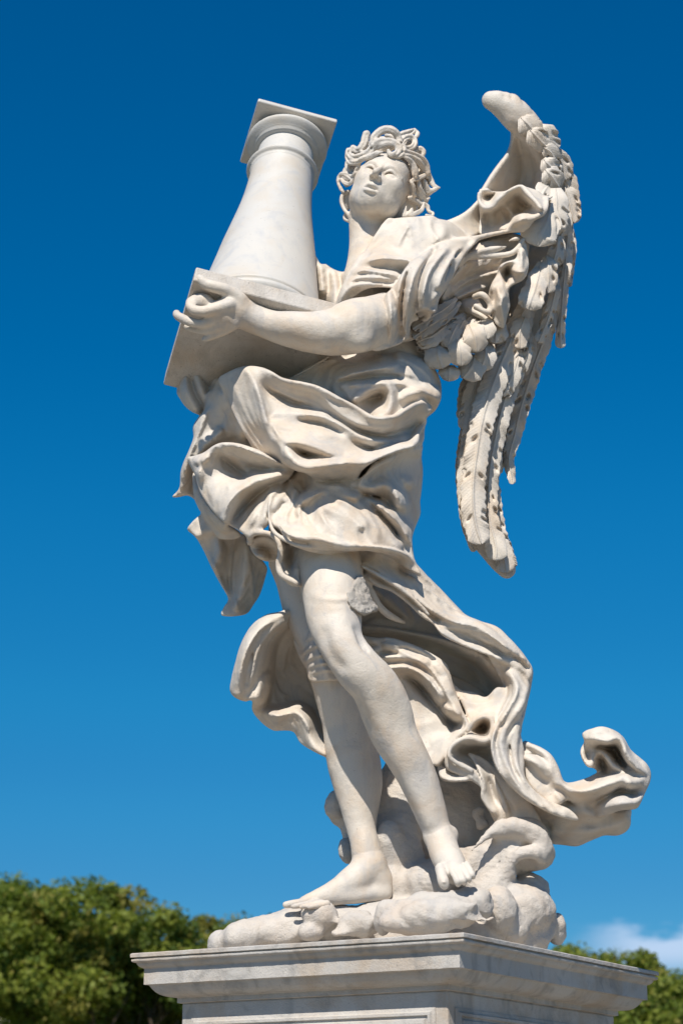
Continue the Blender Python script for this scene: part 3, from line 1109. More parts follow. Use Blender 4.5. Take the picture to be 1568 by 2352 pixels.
hellm(0, .52, -.46, 1.13, 1.13, 1.14)
hellm(.15, .0, -.75, 1.05, .85, .85, .2)
hair = '''640,330,10,22 600,400,11,24 540,440,11,22 470,450,10,18
700,440,16,12 640,470,15,15 570,510,13,13
860,300,10,20 800,270,9,20 740,260,8,20
1100,520,5,22 1130,600,4,24 1120,680,4,22 1090,740,5,17
1150,620,3,18 1190,700,2,20 1200,800,2,18 1180,880,2,13
1000,460,8,18 1060,440,6,22 1110,460,5,17
380,520,7,18 350,600,5,20 380,660,6,17
1080,860,6,20 1120,940,5,22 1180,980,3,17 1230,960,2,8
590,345,14,34 610,275,14,37 680,210,14,38 760,190,14,38 830,215,14,36 872,275,13,34 895,340,13,32 930,390,13,30 920,445,14,30 870,490,15,30 800,488,15,24
560,440,13,30 600,380,14,34 650,330,15,32 730,315,15,28 810,325,15,28 880,370,15,28 900,420,15,26
640,395,14,24 700,370,15,26 780,350,15,24 850,370,15,24 870,430,15,26 830,475,16,28 780,470,16,24 765,430,16,18
372,400,8,28 400,430,8,34 450,410,9,36 495,350,9,37 510,290,9,38 520,245,9,36
318,430,8,26 325,480,9,30 380,510,10,30 460,490,12,32 530,450,13,32 580,390,13,32 600,330,13,28
318,440,8,22 305,500,8,24 330,560,9,24 400,565,11,24 460,540,12,20
420,560,12,18 480,520,13,24 560,500,14,26 640,450,15,22
300,560,4,16 300,610,4,20 325,660,5,20 370,690,7,18 420,640,10,20 440,580,11,16
208,722,3,16 240,690,4,20 300,700,5,24 350,735,7,24 390,700,9,24 420,640,10,18
205,730,3,14 203,790,3,16 235,860,3,18 265,895,3,14
235,750,4,16 275,790,5,20 335,800,7,20 370,750,8,16
330,560,7,12 318,620,6,14 330,670,6,12
880,265,11,30 960,240,9,34 1030,215,7,28 1062,185,6,8
905,350,13,28 960,290,10,26 1030,280,8,26 1062,330,8,26 1040,385,9,28 980,405,10,28 925,390,12,24
1060,190,6,10 1095,235,6,18 1075,275,7,20
915,440,14,24 990,455,12,28 1070,480,10,28 1140,520,8,30 1190,590,6,28 1212,680,5,22
1080,425,6,24 1125,408,6,24 1160,440,6,22 1150,485,6,18
940,490,14,20 1010,500,12,28 1090,550,9,32 1150,620,6,30 1190,720,4,22
960,500,14,18 1030,570,12,26 1070,650,11,28 1060,740,10,22
1205,660,4,20 1235,750,3,24 1275,820,3,22 1340,845,3,8
1335,845,3,8 1270,875,3,20 1200,890,3,22 1165,850,4,16
1020,770,11,18 1080,745,9,22 1150,715,7,20 1190,690,5,14
1025,790,11,16 1050,850,10,22 1055,930,8,22
1100,770,8,18 1110,850,7,26 1150,920,5,24 1170,960,4,16
1160,760,5,18 1185,830,4,24 1225,900,2,24
1010,520,11,14 1040,620,11,20 1045,700,11,18
930,1165,9,16 945,1110,9,20 965,1050,9,8
965,1160,9,18 1010,1120,9,22 1035,1060,9,8
1020,1160,9,18 1080,1130,8,22 1140,1090,6,20 1165,1010,5,10
1150,1010,4,14 1200,1050,3,18 1220,1110,3,18 1265,1130,3,14 1250,1160,4,14 1190,1155,5,14
290,1130,1,16 280,1190,1,20 320,1220,2,16
335,1190,3,14 345,1240,3,16 350,1290,4,8
420,520,11,10 500,470,13,14 590,430,14,14
1000,960,8,20 1080,1000,5,26 1150,1060,3,20'''
gl = []
for ln in hair.split('\n'):
    ln = ' '.join(','.join(w.split(',')[:3] + [str(float(w.split(',')[3]) * 1.22 + 1)]) if w.count(',') == 3 else w for w in ln.split())
    S.tube('N', ln, .005)
    if len(ln.split()) > 3:
        gl.append(' '.join('%s,%s,%.2f,%.1f' % (w.split(',')[0], w.split(',')[1], float(w.split(',')[2]) + float(w.split(',')[3]) * .031, min(11, float(w.split(',')[3]) * .30)) for w in ln.split() if w.count(',') == 3))
S.blob('N', '560,430,5,120,60,60 700,360,3,170,90,80 380,560,2,60,110,60 300,720,-2,60,120,60 1110,900,-4,120,190,120 1090,620,0,110,150,100 980,380,2,120,90,110', .02)
for ln in gl:
    S.tube('N', ln, .003, cut=True)
for ln in '''640,420,16,14 720,400,17,12
800,395,17,26 850,420,18,16
1110,600,12,20 1160,680,8,18
1060,820,12,14 1080,900,9,16
1030,1040,9,26 1080,1060,7,24
720,270,15,26 790,270,14,20
'''.strip().split('\n'):
    S.tube('N', ln, .006, cut=True)
V_, Q = S.mesh()
V_ = rough(V_, Q, [(60, .0012), (140, .0005)])
big_mesh('hair', V_, Q, MARBLE, statue)

# ------------------------------------------------------------------ column held by the angel
ca = np.array([194, -60, -15.0]); cb = np.array([-42, -130, -146.0])
ca /= np.linalg.norm(ca); cb -= ca * (ca @ cb); cb /= np.linalg.norm(cb)
cn = np.cross(ca, cb)
cn = cn - ca * .078; cn /= np.linalg.norm(cn); ca = ca - cn * (ca @ cn); ca /= np.linalg.norm(ca); cb = np.cross(cn, ca)
toW = lambda v: RT * v[0] + UP * v[1] - FWD * v[2]
CA, CB, CN = toW(ca), toW(cb), toW(cn)
CTOP = P(661, 327, -.29)        # centre of the abacus underside
CLEN = 1.09


def crect(cen, h, t, name, parent, rough_=0):
    V_ = np.array([cen + CA * sx * h + CB * sy * h + CN * sz * t for sz in (-1, 1) for sx, sy in ((-1, -1), (1, -1), (1, 1), (-1, 1))])
    o = big_mesh(name, V_, np.array([[3, 2, 1, 0], [4, 5, 6, 7], [0, 1, 5, 4], [1, 2, 6, 5], [2, 3, 7, 6], [3, 0, 4, 7]]), COLM, parent, False)
    bevel(o, .006, 3)
    return o


def lathe(prof, name, parent):
    n = 96
    V_ = []
    for r_, t in prof:
        for j in range(n):
            a = 2 * math.pi * j / n
            V_.append(CTOP - CN * t + CA * r_ * math.cos(a) + CB * r_ * math.sin(a))
    Q = []
    for i in range(len(prof) - 1):
        for j in range(n):
            k = (j + 1) % n
            Q.append([i * n + j, i * n + n + j, i * n + n + k, i * n + k])
    return big_mesh(name, np.array(V_), np.array(Q), COLM, parent)


shaft = [(.132, .055)]
for t in np.linspace(0, 1, 5):
    shaft.append((.108, .06 + .10 * t))
def half_round(r0, z0, z1, bul, n=8):
    return [(r0 + bul * math.sin(math.pi * i / n), z0 + (z1 - z0) * i / n) for i in range(n + 1)]



fl = [(.104, .05), (.1045, .10), (.107, .158)]
flare = [(.117, .215), (.119, .25), (.122, .30), (.127, .36), (.134, .42), (.143, .48), (.153, .54), (.163, .60), (.173, .66), (.184, .74), (.196, .82), (.209, .90), (.226, .97), (.236, 1.015), (.240, 1.024), (.240, 1.034), (.234, 1.036), (.234, 1.040)] + half_round(.238, 1.041, 1.087, .016)


colm = lathe(fl + [(.108, .170)] + [(.112, .172)] + half_round(.121, .172, .200, .014) + [(.122, .202), (.118, .207)] + flare, 'column', statue)
ab = crect(CTOP + CN * .010, .153, .010, 'abacus', colm)
lathe([(.02, -.001), (.130, -.001), (.130, .003)] + half_round(.128, .003, .050, .024, 14) + [(.126, .052), (.122, .053), (.122, .068), (.103, .070)], 'echinus', colm)
plo = crect(CTOP - CN * (CLEN + .034), .258, .034, 'plinth', colm)
plo.data.materials.clear()
plo.data.materials.append(stone('stained_marble', [(.60, .55, .49), (.54, .50, .45), (.50, .38, .26), (.40, .36, .31), (.08, .06, .045)], .9, 1.2, .7, stain=.6))
# ------------------------------------------------------------------ robe
S = Stone(*bounds(385, 490, 1255, 1960, -.42, .52), .0052)
S.cutk = .72
# the mass inside the cloth
S.tube('v', '880,600,-6,70 890,680,-4,95 880,780,-2,100 845,880,0,115 800,980,2,130 790,1080,2,135 800,1160,2,120 800,1240,3,90', .02)
S.tube('v', '860,900,-6,110 880,1000,-8,90 880,1100,-8,80 880,1180,-8,60', .02)
# far shoulder behind the column
S.relief('S', '-120,420 -60,500 -20,500 40,540 130,560 180,480 230,500 260,620 200,760 80,860 -60,860 -120,700',
         [-4, '-60,520,2 -40,700,3', '0,520,-1 10,700,-1', '40,560,2 60,700,4 60,820,5', '90,580,0 110,700,1', '140,570,4 170,660,6 140,760,7'], th=.12, soft=.02)
# chest and near shoulder
S.relief('S', '470,155 560,138 700,128 820,122 860,145 960,170 1080,260 1150,300 1080,420 900,620 700,700 540,690 330,690 200,760 90,860 60,840 90,720 160,560 200,500 240,430 300,400 340,350 410,240 450,185',
         ['480,165,14 600,145,16 820,135,15 960,180,10 1100,290,4',
          '420,250,15 340,380,16 270,500,18 190,600,19 120,720,19 90,830,18',
          '520,300,19 700,300,20 900,330,18', '450,445,22 560,440,22 700,450,23',
          '285,515,22 350,490,24 430,470,25 560,475,26 660,480,27',
          '300,530,20 420,552,21 600,560,22',
          '190,610,21 270,565,24 400,580,26 540,605,27', '200,625,20 300,600,22 420,605,23 560,625,23',
          '150,690,22 230,630,25 380,625,27 540,645,27', '150,730,20 240,660,23 380,650,24 530,660,24',
          '95,840,20 125,740,24 195,675,26 330,668,27 540,680,28',
          '700,150,18 720,300,20', '640,220,20 660,420,22', '840,150,14 900,250,17 850,330,21'], folds=('2.6,16|265,500 350,470 430,456 560,466 665,484', '2.4,14|185,592 270,552 400,566 560,598', '2.4,14|140,672 230,610 380,608 560,636', '1.6,14|540,380 600,260 640,170', '1.6,14|880,320 820,240 800,150',), th=.16, soft=.012, sg=2.6)
S.tube('S', '95,845,22,14 120,750,25,16 190,680,27,16 300,660,28,14 420,665,29,12', .010)
S.tube('S', '300,340,18,12 318,420,19,14 300,450,19,8', .015, cut=True)
S.tube('S', '480,160,14,14 440,200,14,16 400,262,15,16 330,360,15,14 300,430,15,12', .02)
# sleeve, armband
S.relief('S', '860,340 960,310 1100,305 1160,330 1080,420 1000,560 920,700 870,780 840,880 760,860 700,880 640,940 610,1080 560,1130 480,1160 380,1185 330,1160 420,1080 440,900 440,760 500,690 540,640 600,540 660,470 760,400',
         ['850,350,22 740,430,26 650,500,31 590,570,34 560,680,35 540,860,33 540,1000,31 500,1120,27',
          '612,560,31 600,700,30 590,880,28 585,1060,26',
          '790,410,26 700,520,33 655,620,37 640,760,37 620,880,34 600,1060,29',
          '840,380,20 760,490,24 725,560,27 705,700,27 690,860,26',
          '950,360,22 850,480,30 790,570,34 755,700,36 740,850,34',
          '1010,400,16 955,480,22 910,610,25 850,740,25',
          '1100,325,12 1010,400,21 960,480,27 900,600,31 860,720,32 800,850,30',
          '420,760,36 430,900,38 425,1080,35', '470,720,37 490,900,38 480,1100,32', '450,720,35 462,900,36 455,1100,32', '510,700,34 520,900,34 505,1110,29'],
         folds=('2.6,16|520,1110 545,900 565,700 600,580 670,490 760,410 850,350', '2.4,14|600,1060 622,880 640,740 675,610 735,500 830,390', '2.6,16|745,840 755,710 790,580 860,470 950,365', '2.4,14|805,840 850,740 890,620 950,490 1010,405 1095,330', '1.8,10|432,1150 446,960 430,800 440,720', '1.8,10|486,1130 500,940 486,760', '1.6,10|535,1100 540,900 520,740',), th=.14, soft=.012, sg=2.2)
S.tube('S', '840,380,22,10 765,490,26,14 728,570,29,15 708,700,29,16 690,850,27,16', .02, cut=True)
S.tube('S', '612,575,35,7 600,700,34,9 592,900,31,9 588,1060,28,7', .012, cut=True)
S.tube('S', '1015,400,20,8 958,480,25,12 912,610,29,12', .016, cut=True)
S.tube('S', '930,690,28,7 980,660,26,5', .01, cut=True)
# hollow under the far part of the sleeve
S.relief('S', '1080,420 1200,330 1400,290 1560,300 1560,420 1440,520 1300,640 1180,720 1040,780 900,830 860,800 900,690 980,560',
         [-6, '880,780,8 940,640,8 1050,500,5 1100,440,2', '930,660,5 1100,540,2 1300,470,-3 1450,440,-6', '960,640,2 1120,570,-2 1300,520,-6',
          '960,720,4 1100,620,-1 1250,590,-4', '1000,740,0 1150,660,-4 1280,640,-6', '1000,770,3 1150,720,0 1250,700,-2'], folds=('1.8,14|900,700 1010,580 1150,485 1350,440 1500,420', '1.6,12|950,750 1080,650 1250,590 1400,565', '1.6,12|1000,790 1120,720 1250,680',), th=.10, soft=.02, sg=3)
S.tube('S', '960,325,12,22 1050,310,12,22 1150,300,11,22 1250,275,10,20 1400,245,9,18 1520,225,10,22', .02)
S.tube('S', '1060,430,10,8 1110,380,10,14 1200,335,8,20 1300,310,6,20 1400,290,5,14', .012, cut=True)
S.tube('S', '1030,520,8,14 1100,445,9,20 1180,405,9,24 1280,385,9,24 1370,365,9,20 1450,310,9,16 1490,300,9,14', .012)
S.tube('S', '1110,450,8,20 1200,445,8,20 1330,435,8,22 1440,415,8,22 1500,360,8,20 1530,310,8,16', .012)
S.tube('S', '1340,370,9,9 1385,350,9,17 1440,328,9,14', .008, cut=True)
# hem looping over the root of the wing
S.relief('W', '640,922 665,885 720,880 740,905 860,905 940,865 990,862 1060,880 1120,900 1180,940 1250,950 1200,990 1190,1050 1150,1110 1050,1180 1000,1230 940,1240 880,1220 800,1240 650,1260 650,1120',
         ['640,930,4 650,990,4 690,1040,5 760,1030,6 800,970,7 860,920,7 940,875,8 990,866,8', '700,900,3 800,905,1 860,905,3',
          '680,960,-4 740,960,-5 800,930,-3', '1060,890,9 1130,910,9 1200,950,8 1190,1030,12 1160,1090,12 1080,1130,12 990,1130,12 940,1170,10 900,1205,8 840,1225,7',
          '1000,880,9 1050,940,11 1110,1000,13 1150,1050,14', '960,950,-2 1000,1000,-3 1080,1040,-2', '900,960,2 880,1010,-1 850,1010,2 800,1010,4',
          '700,1080,-5 720,1200,-5', '820,1040,-3 880,1120,-3 900,1180,-2', '1000,1080,-4 960,1100,-5', '780,1060,-4 800,1180,-4'], folds=('1.6,8|800,1060 850,1150 900,1200', '1.4,8|860,1040 920,1110 950,1170', '1.8,10|1160,1080 1080,1110 1000,1130 940,1180',), R=.0012, boost=1.5, th=.06, soft=.01, sg=2.2)
S.tube('W', '645,925,5,14 645,985,5,15 690,1042,6,16 755,1032,7,16 790,985,8,14 850,930,8,12', .01)
S.tube('W', '850,925,8,10 930,882,9,14 990,866,9,14 1040,910,11,12 1110,990,14,12 1150,1050,15,14', .01)
S.tube('W', '1200,955,9,14 1195,1040,13,16 1160,1095,13,18 1060,1120,13,18 985,1115,13,18 940,1160,12,16 900,1205,10,14', .012)
S.tube('W', '1000,1130,13,26 1040,1170,12,28 1000,1210,11,20', .02)
# ribbons hanging from the elbow of the sleeve
S.relief('Y', '140,1300 180,1200 240,1100 290,960 400,900 520,860 560,760 620,620 680,640 700,800 715,930 690,1080 620,1180 500,1240 420,1310 430,1450 440,1560 400,1700 360,1860 310,1880 210,1800 170,1620 130,1480 120,1400',
         ['250,1080,8 310,980,11 400,910,12 480,900,12 560,760,10 640,640,8', '290,1060,9 330,1200,10 380,1310,10 420,1450,9',
          '420,980,2 400,1100,1 390,1250,4', '480,960,11 500,1040,12 620,1060,13 690,1050,9', '430,1150,9 420,1250,10 410,1310,10',
          '600,760,12 620,900,12 610,1000,12', '660,700,8 690,900,8', '640,720,9 645,860,9', '150,1400,7 250,1300,12 300,1500,14 330,1700,12 330,1860,8',
          '240,1180,9 200,1350,9 150,1480,6', '270,1300,12 290,1350,12', '320,1420,15 300,1550,15', '400,1400,8 400,1600,8 370,1800,7', '190,1600,8 250,1780,8'], R=.0012, boost=1.5, th=.07, soft=.010, sg=2.0)
S.tube('Y', '430,960,12,30 420,1060,11,34 405,1180,11,24 400,1260,11,10', .008, cut=True)
S.tube('Y', '-80,1420,8,44 20,1390,10,50 90,1440,10,48 140,1540,9,46 130,1640,9,50 50,1630,10,40 -60,1560,10,44', .012)
S.tube('Y', '-60,1500,8,40 20,1530,8,44 80,1580,8,36', .012, cut=True)
S.relief('Y', '-300,1480 -60,1440 60,1600 160,1720 220,1820 150,1850 0,1760 -200,1700 -320,1650', [0, '-200,1560,4 0,1680,6 180,1810,6', '-200,1620,2 0,1740,2'], th=.06, soft=.015)
# feathery tuft and scroll under the sleeve
S.tube('S', '615,1085,22,20 622,1000,24,24 640,940,26,26 690,925,26,22', .012)
S.tube('S', '720,905,22,20 760,880,24,24 790,905,24,20 740,950,22,22', .012)
S.tube('S', '640,1060,18,44 720,1020,15,56 820,960,10,56 900,880,4,50 960,840,0,30', .03)
for i in range(9):
    S.tube('S', f'{640+i*6},{1010-i*9},{25-i*.4},5 {760+i*12},{960-i*12},{22-i*.6},6 {880+i*10},{880-i*12},{16-i*.8},6 {1000+i*4},{800-i*6},{10-i*.8},4', .006, cut=True)

S.relief('S', '860,500 1000,340 1200,290 1500,270 1570,420 1440,620 1420,900 1500,1050 1250,1200 1000,1180 820,1130 740,1000', [-13], th=.06, soft=.02)
# ---- waist: cloth between arm and swag
S.relief('H', '560,150 700,185 800,125 900,70 930,20 1100,0 1300,0 1400,40 1480,110 1525,200 1530,290 1512,340 1490,370 1450,405 1440,460 1410,560 1200,640 900,560 640,360',
         ['700,190,18 800,130,20 900,75,22 1000,50,20', '740,215,20 850,160,22 980,120,24 1100,100,22 1250,60,16', '1000,60,16 1200,30,12 1400,60,4',
          '960,190,26 1040,165,28 1160,140,28 1280,120,25', '960,205,22 1060,200,23 1180,190,24 1290,195,22', '945,230,26 1000,225,28 1150,215,29 1300,215,27 1400,225,22 1480,270,12',
          '1290,80,20 1380,120,19 1440,180,16 1490,260,10', '1350,80,14 1430,130,12 1490,200,6', '1200,90,23 1330,150,24 1400,200,20',
          '1060,300,30 1130,250,31 1200,225,31 1250,240,31 1258,300,31 1240,370,32 1190,395,33',
          '1090,300,24 1160,270,22 1220,260,21 1230,290,21 1150,345,24', '1290,250,26 1290,330,27 1270,390,29', '1300,300,28 1400,260,28 1500,290,20 1512,320,14',
          '1525,220,2 1530,290,2', '1480,340,10 1440,400,8', '1420,300,26 1400,330,24', '1430,340,10 1445,370,6'], folds=('2.2,14|930,215 1040,170 1150,145 1285,122', '1.8,12|980,238 1120,222 1250,215 1400,240 1490,290', '1.6,12|1250,70 1350,95 1440,150 1500,230', '1.5,12|1200,55 1330,50 1420,90 1490,170', '2.0,14|700,205 800,150 900,100 1000,80', '1.4,10|1150,170 1280,160 1400,190 1480,250',), th=.14, soft=.02, sg=2.6)
S.tube('H', '1075,298,33,5 1130,278,31,10 1200,262,28,13 1228,280,27,10', .014, cut=True)
S.tube('H', '1430,330,18,10 1440,375,14,16 1425,400,14,12 1380,480,12,8', .02, cut=True)
# shadowed strip between arm and swag
S.tube('H', '700,192,22,6 800,140,24,7 920,68,25,7', .012)
# ---- main swag
S.relief('H', '318,192 345,165 400,138 450,122 490,118 560,128 615,152 660,180 710,194 780,206 850,224 920,255 980,290 1040,320 1090,350 1140,380 1185,397 1235,392 1275,385 1330,350 1380,320 1430,310 1470,330 1480,360 1450,400 1450,430 1415,490 1408,540 1370,568 1300,584 1200,622 1150,650 1100,690 1060,760 1000,748 940,752 890,752 840,735 790,705 740,690 700,672 620,630 560,600 520,590 470,510 430,440 385,350 345,260',
         ['320,195,22 400,150,30 490,128,34 560,138,36 620,162,37',
          '345,260,22 385,350,24 430,440,26 475,515,26 540,600,25 620,632,25 700,670,26',
          '400,190,30 440,300,31 500,420,31 570,520,30',
          '480,150,36 520,220,37 555,320,37 580,430,37 625,515,38 662,548,39 695,610,39 740,655,39',
          '620,160,38 700,196,38 800,212,38 880,238,38 960,285,39 1040,325,39 1110,365,39 1160,395,40 1230,398,39 1290,385,36 1350,345,33 1420,315,29 1465,335,22',
          '560,232,32 640,280,29 720,315,29 820,345,29 920,388,29 1040,440,30 1160,480,30 1280,470,27 1400,420,20',
          '600,300,34 700,350,33',
          '700,238,35 800,256,35 870,285,35 930,345,35 1000,400,35 1100,440,35 1220,455,34 1340,420,28',
          '590,390,35 640,385,36 760,388,36 880,405,36 960,440,36 1020,480,36 1080,515,35 1200,535,32 1340,515,26',
          '760,400,32 900,425,32 980,470,31', '780,480,39 900,500,39 1000,530,37',
          '1060,520,30 1130,560,28 1200,600,27 1300,560,23 1370,520,18', '1120,500,31 1220,510,29 1330,480,24',
          '690,536,41 760,540,41 850,565,41 930,600,41 1015,632,40',
          '700,556,28 760,585,24 840,612,24 920,628,26 990,636,34',
          '682,545,39 700,600,42 740,645,43 800,665,43 900,655,43 1010,644,43 1120,646,42 1200,618,40 1290,582,36 1365,560,32 1400,520,28 1415,470,22 1445,425,20',
          '1340,560,24 1360,500,14 1400,430,8',
          '740,690,31 800,705,32 860,735,32 940,748,31 1040,755,30', '830,700,35 920,710,36 1000,715,34', '1080,690,35 1130,665,38'],
         folds=('2.4,14|560,222 640,262 720,300 830,345 930,392', '2.0,13|680,222 780,240 870,270 935,350 1010,405 1110,448 1230,458 1340,425', '1.8,12|740,378 880,398 990,448 1080,500 1190,532 1300,520', '1.6,12|600,420 640,500 670,540', '1.6,10|1010,420 1120,470 1240,485 1360,440', '2.0,14|470,560 440,470 400,380 370,290', '1.6,12|600,470 570,380 545,280 520,200', '1.4,10|1060,505 1160,560 1260,560 1350,520', '1.5,10|720,660 830,690 960,660 1100,660',), th=.10, soft=.012, sg=2.4)
S.tube('H', '705,553,37,5 760,578,33,12 840,606,32,14 920,625,34,11 985,633,37,5', .010, cut=True)
S.tube('H', '1380,555,22,8 1370,500,18,10 1405,440,16,8', .012, cut=True)
# ---- cloth fanning out below the swag over the hips
S.relief('H', '600,620 700,680 800,690 1060,740 1180,640 1410,540 1422,620 1430,700 1422,800 1415,860 1418,920 1405,960 1385,1010 1372,1060 1380,1150 1392,1200 1340,1150 1250,1115 1150,1098 1000,1095 900,1070 850,1050 800,1062 720,1060 650,1010 600,980 585,900 600,800 560,720',
         ['1420,600,-6 1430,700,-8 1418,860,-8 1410,950,-8 1380,1050,-4', '1395,600,6 1395,750,5 1390,900,4 1368,1020,6',
          '720,690,22 760,720,24', '1060,775,32 1110,700,34 1180,650,34 1280,600,30 1390,565,20',
          '940,760,30 1000,752,31 1062,775,33 1140,775,33 1230,768,31 1280,810,29 1308,878,26',
          '1150,770,29 1190,720,30 1240,688,28 1330,750,22', '1240,700,28 1300,770,25', '1320,740,18 1320,860,16 1340,1000,14',
          '1080,790,24 1160,830,20 1240,860,19 1300,885,20', '1000,770,26 1100,830,27 1160,870,29 1230,910,26 1310,905,22',
          '1160,880,26 1220,950,22 1280,1030,19 1310,1100,20', '1180,880,30 1260,940,28 1310,1000,24 1350,1070,22 1375,1110,22',
          '1240,960,24 1300,1030,22 1345,1100,22', '1100,870,32 1180,960,31 1250,1060,30 1290,1110,29',
          '770,730,23 800,780,22 780,850,22 755,910,24', '860,770,30 890,795,34 960,790,35 1060,830,35', '900,800,35 830,830,34 770,870,33 760,930,34 780,980,36 850,1000,38',
          '900,900,38 1000,940,38 1100,1000,37', '750,980,37 850,1030,39 950,1050,39 1050,1090,38 1150,1092,36',
          '700,720,21 660,760,24 620,810,28 595,880,32 588,950,34 610,1000,36', '700,760,20 680,820,21', '720,740,24 690,800,26 640,850,30 610,900,32',
          '720,830,24 690,870,23 650,900,25 625,940,29', '700,850,29 660,920,31 640,960,34 660,1000,37', '740,800,27 720,900,30 700,960,34', '730,920,31 750,960,32',
          '660,1000,38 720,1045,41 800,1055,42'], folds=('2.4,14|1060,800 1160,868 1250,960 1310,1060 1320,1110', '2.2,14|1120,790 1220,850 1310,900', '2.0,12|1160,860 1260,940 1350,1060 1380,1130', '1.8,14|780,1000 760,930 775,860 850,820 930,800', '2.0,12|600,980 590,900 620,820 690,760', '1.6,10|650,980 640,910 670,860 710,820', '1.8,10|700,1000 690,940 720,880 740,800', '1.8,12|1070,790 1120,720 1190,670 1290,620', '1.6,12|950,810 1060,850 1130,930 1220,1060', '1.6,12|1330,1120 1350,1000 1340,880 1330,780', '2.0,12|860,1030 800,960 790,900 830,840 900,790', '1.8,12|1230,1080 1140,970 1060,900 980,850 900,830', '1.6,10|1000,1070 930,1000 880,930 860,870', '1.8,12|800,720 870,770 960,775 1050,790',), th=.10, soft=.012, sg=2.3)
S.tube('H', '1100,800,28,6 1170,830,24,14 1240,862,22,14 1290,882,23,7', .014, cut=True)
S.tube('H', '1190,900,28,6 1250,985,24,10 1300,1080,22,8', .014, cut=True)
S.tube('H', '760,760,26,10 745,820,25,14 738,880,28,10', .02, cut=True)
S.tube('H', '690,735,22,12 720,690,22,14 640,690,22,10', .02, cut=True)
# hems over the thigh
S.relief('H', '640,985 700,1030 760,1010 860,1010 930,1040 1020,1075 1100,1092 1200,1100 1280,1115 1350,1145 1395,1200 1420,1260 1340,1220 1240,1160 1150,1130 1050,1130 950,1130 850,1120 760,1098 690,1070',
         ['650,995,38 700,1040,40 800,1050,41 870,1060,42 950,1085,42 1040,1098,41 1150,1098,38 1250,1112,35 1340,1145,31 1395,1205,27',
          '760,1025,34 860,1020,35 920,1045,36', '680,1060,36 760,1085,38 850,1105,38 1000,1120,36 1100,1118,32', '1200,1130,26 1300,1170,23'], th=.07, soft=.010, sg=2.0, k=.006)
S.tube('H', '596,960,36,10 618,1020,38,12 680,1068,39,12 760,1098,40,11 860,1110,38,9 960,1122,33,3', .010)
S.tube('H', '655,992,40,8 700,1038,42,9 780,1062,42,8 870,1080,40,6 930,1092,36,2', .008)
S.tube('H', '770,1015,40,4 850,1008,41,9 920,1035,41,8 1000,1070,41,5', .012, cut=True)
S.tube('H', '780,1072,41,3 860,1085,41,6 1000,1105,39,6 1150,1115,35,7 1300,1150,30,6', .010, cut=True)
S.tube('H', '720,1085,36,14 800,1112,36,16 900,1135,34,15 1000,1150,31,14 1080,1200,27,12', .014)
# ---- left flap blown forward
S.relief('H', '148,625 190,608 240,590 290,555 340,537 420,540 490,560 560,590 640,640 725,682 725,700 700,735 650,770 615,820 595,870 580,930 592,980 560,1010 510,1030 490,1060 465,1045 420,1010 350,972 300,925 255,868 215,800 188,710',
         ['150,628,20 240,594,25 300,556,28 345,540,30 420,543,32 500,570,33 600,615,32 700,675,29',
          '155,635,20 190,720,20 230,800,22 290,900,24 350,960,26', '220,690,25 250,760,24 290,830,25 340,880,27',
          '310,575,27 350,620,20 420,680,18 470,738,20', '330,560,29 420,620,25 480,690,22', '210,640,25 260,620,27',
          '500,620,24 540,660,19 600,690,20 700,690,24', '490,610,31 560,655,27 640,685,26', '430,560,33 500,600,32',
          '720,695,27 640,712,30 560,735,31 510,752,31 440,795,31 395,850,31 370,910,30 350,965,29',
          '670,735,24 600,780,21 530,830,19 470,880,19 410,930,21 370,965,24', '690,745,26 620,800,27 560,870,28 510,950,29 475,1035,28',
          '640,790,24 580,850,22 540,930,22 500,1000,24', '610,830,30 585,900,31 560,960,31 500,1030,28', '380,780,28 340,840,27'], folds=('2.0,12|320,570 420,560 520,600 620,640 700,672', '1.8,12|500,765 560,745 660,725 720,705', '2.2,14|350,940 375,870 430,810 520,765', '1.8,12|430,980 480,900 560,820 640,760', '1.6,10|500,1010 545,930 590,850 650,780', '1.6,12|230,780 220,700 260,620 320,570', '1.6,10|500,620 560,660 640,690',), th=.06, soft=.010, sg=2.2)
S.tube('H', '480,930,24,4 440,940,22,6 400,950,23,3', .01, cut=True)
S.tube('H', '520,640,24,8 580,672,22,13 650,690,22,13 710,685,24,10', .014, cut=True)
# cuff curling over the thighs
S.tube('H', '492,1080,24,20 500,1040,27,16 550,1028,30,15 610,1040,32,16 650,1085,33,16 655,1150,32,17 645,1200,31,18 665,1260,31,18 740,1300,31,16', .012)
S.relief('H', '490,1050 560,1030 640,1060 660,1120 650,1180 560,1180 500,1130', [14, '500,1060,22 580,1050,24 640,1080,24', '540,1110,12 600,1120,12', '520,1150,20 560,1160,20'], th=.06, soft=.01)
S.relief('H', '655,1070 720,1080 800,1100 790,1180 760,1260 770,1320 700,1310 660,1240 650,1150',
         ['665,1100,27 660,1180,27 690,1280,30', '700,1110,18 700,1180,20 720,1240,26', '760,1110,26 750,1180,26 740,1240,29', '740,1310,30'], th=.06, soft=.01)
S.relief('H', '90,255 120,175 200,150 330,150 345,330 300,380 240,388 190,378 140,342 110,300',
         ['95,260,4 145,340,3 240,385,1', '140,180,8 150,260,9 200,350,7', '170,180,4 190,280,3 230,360,1', '200,170,9 225,250,9 262,330,6', '250,170,3 270,260,3', '300,170,8 310,260,8', '120,200,3 130,280,3'], th=.06, soft=.012, sg=2.4)
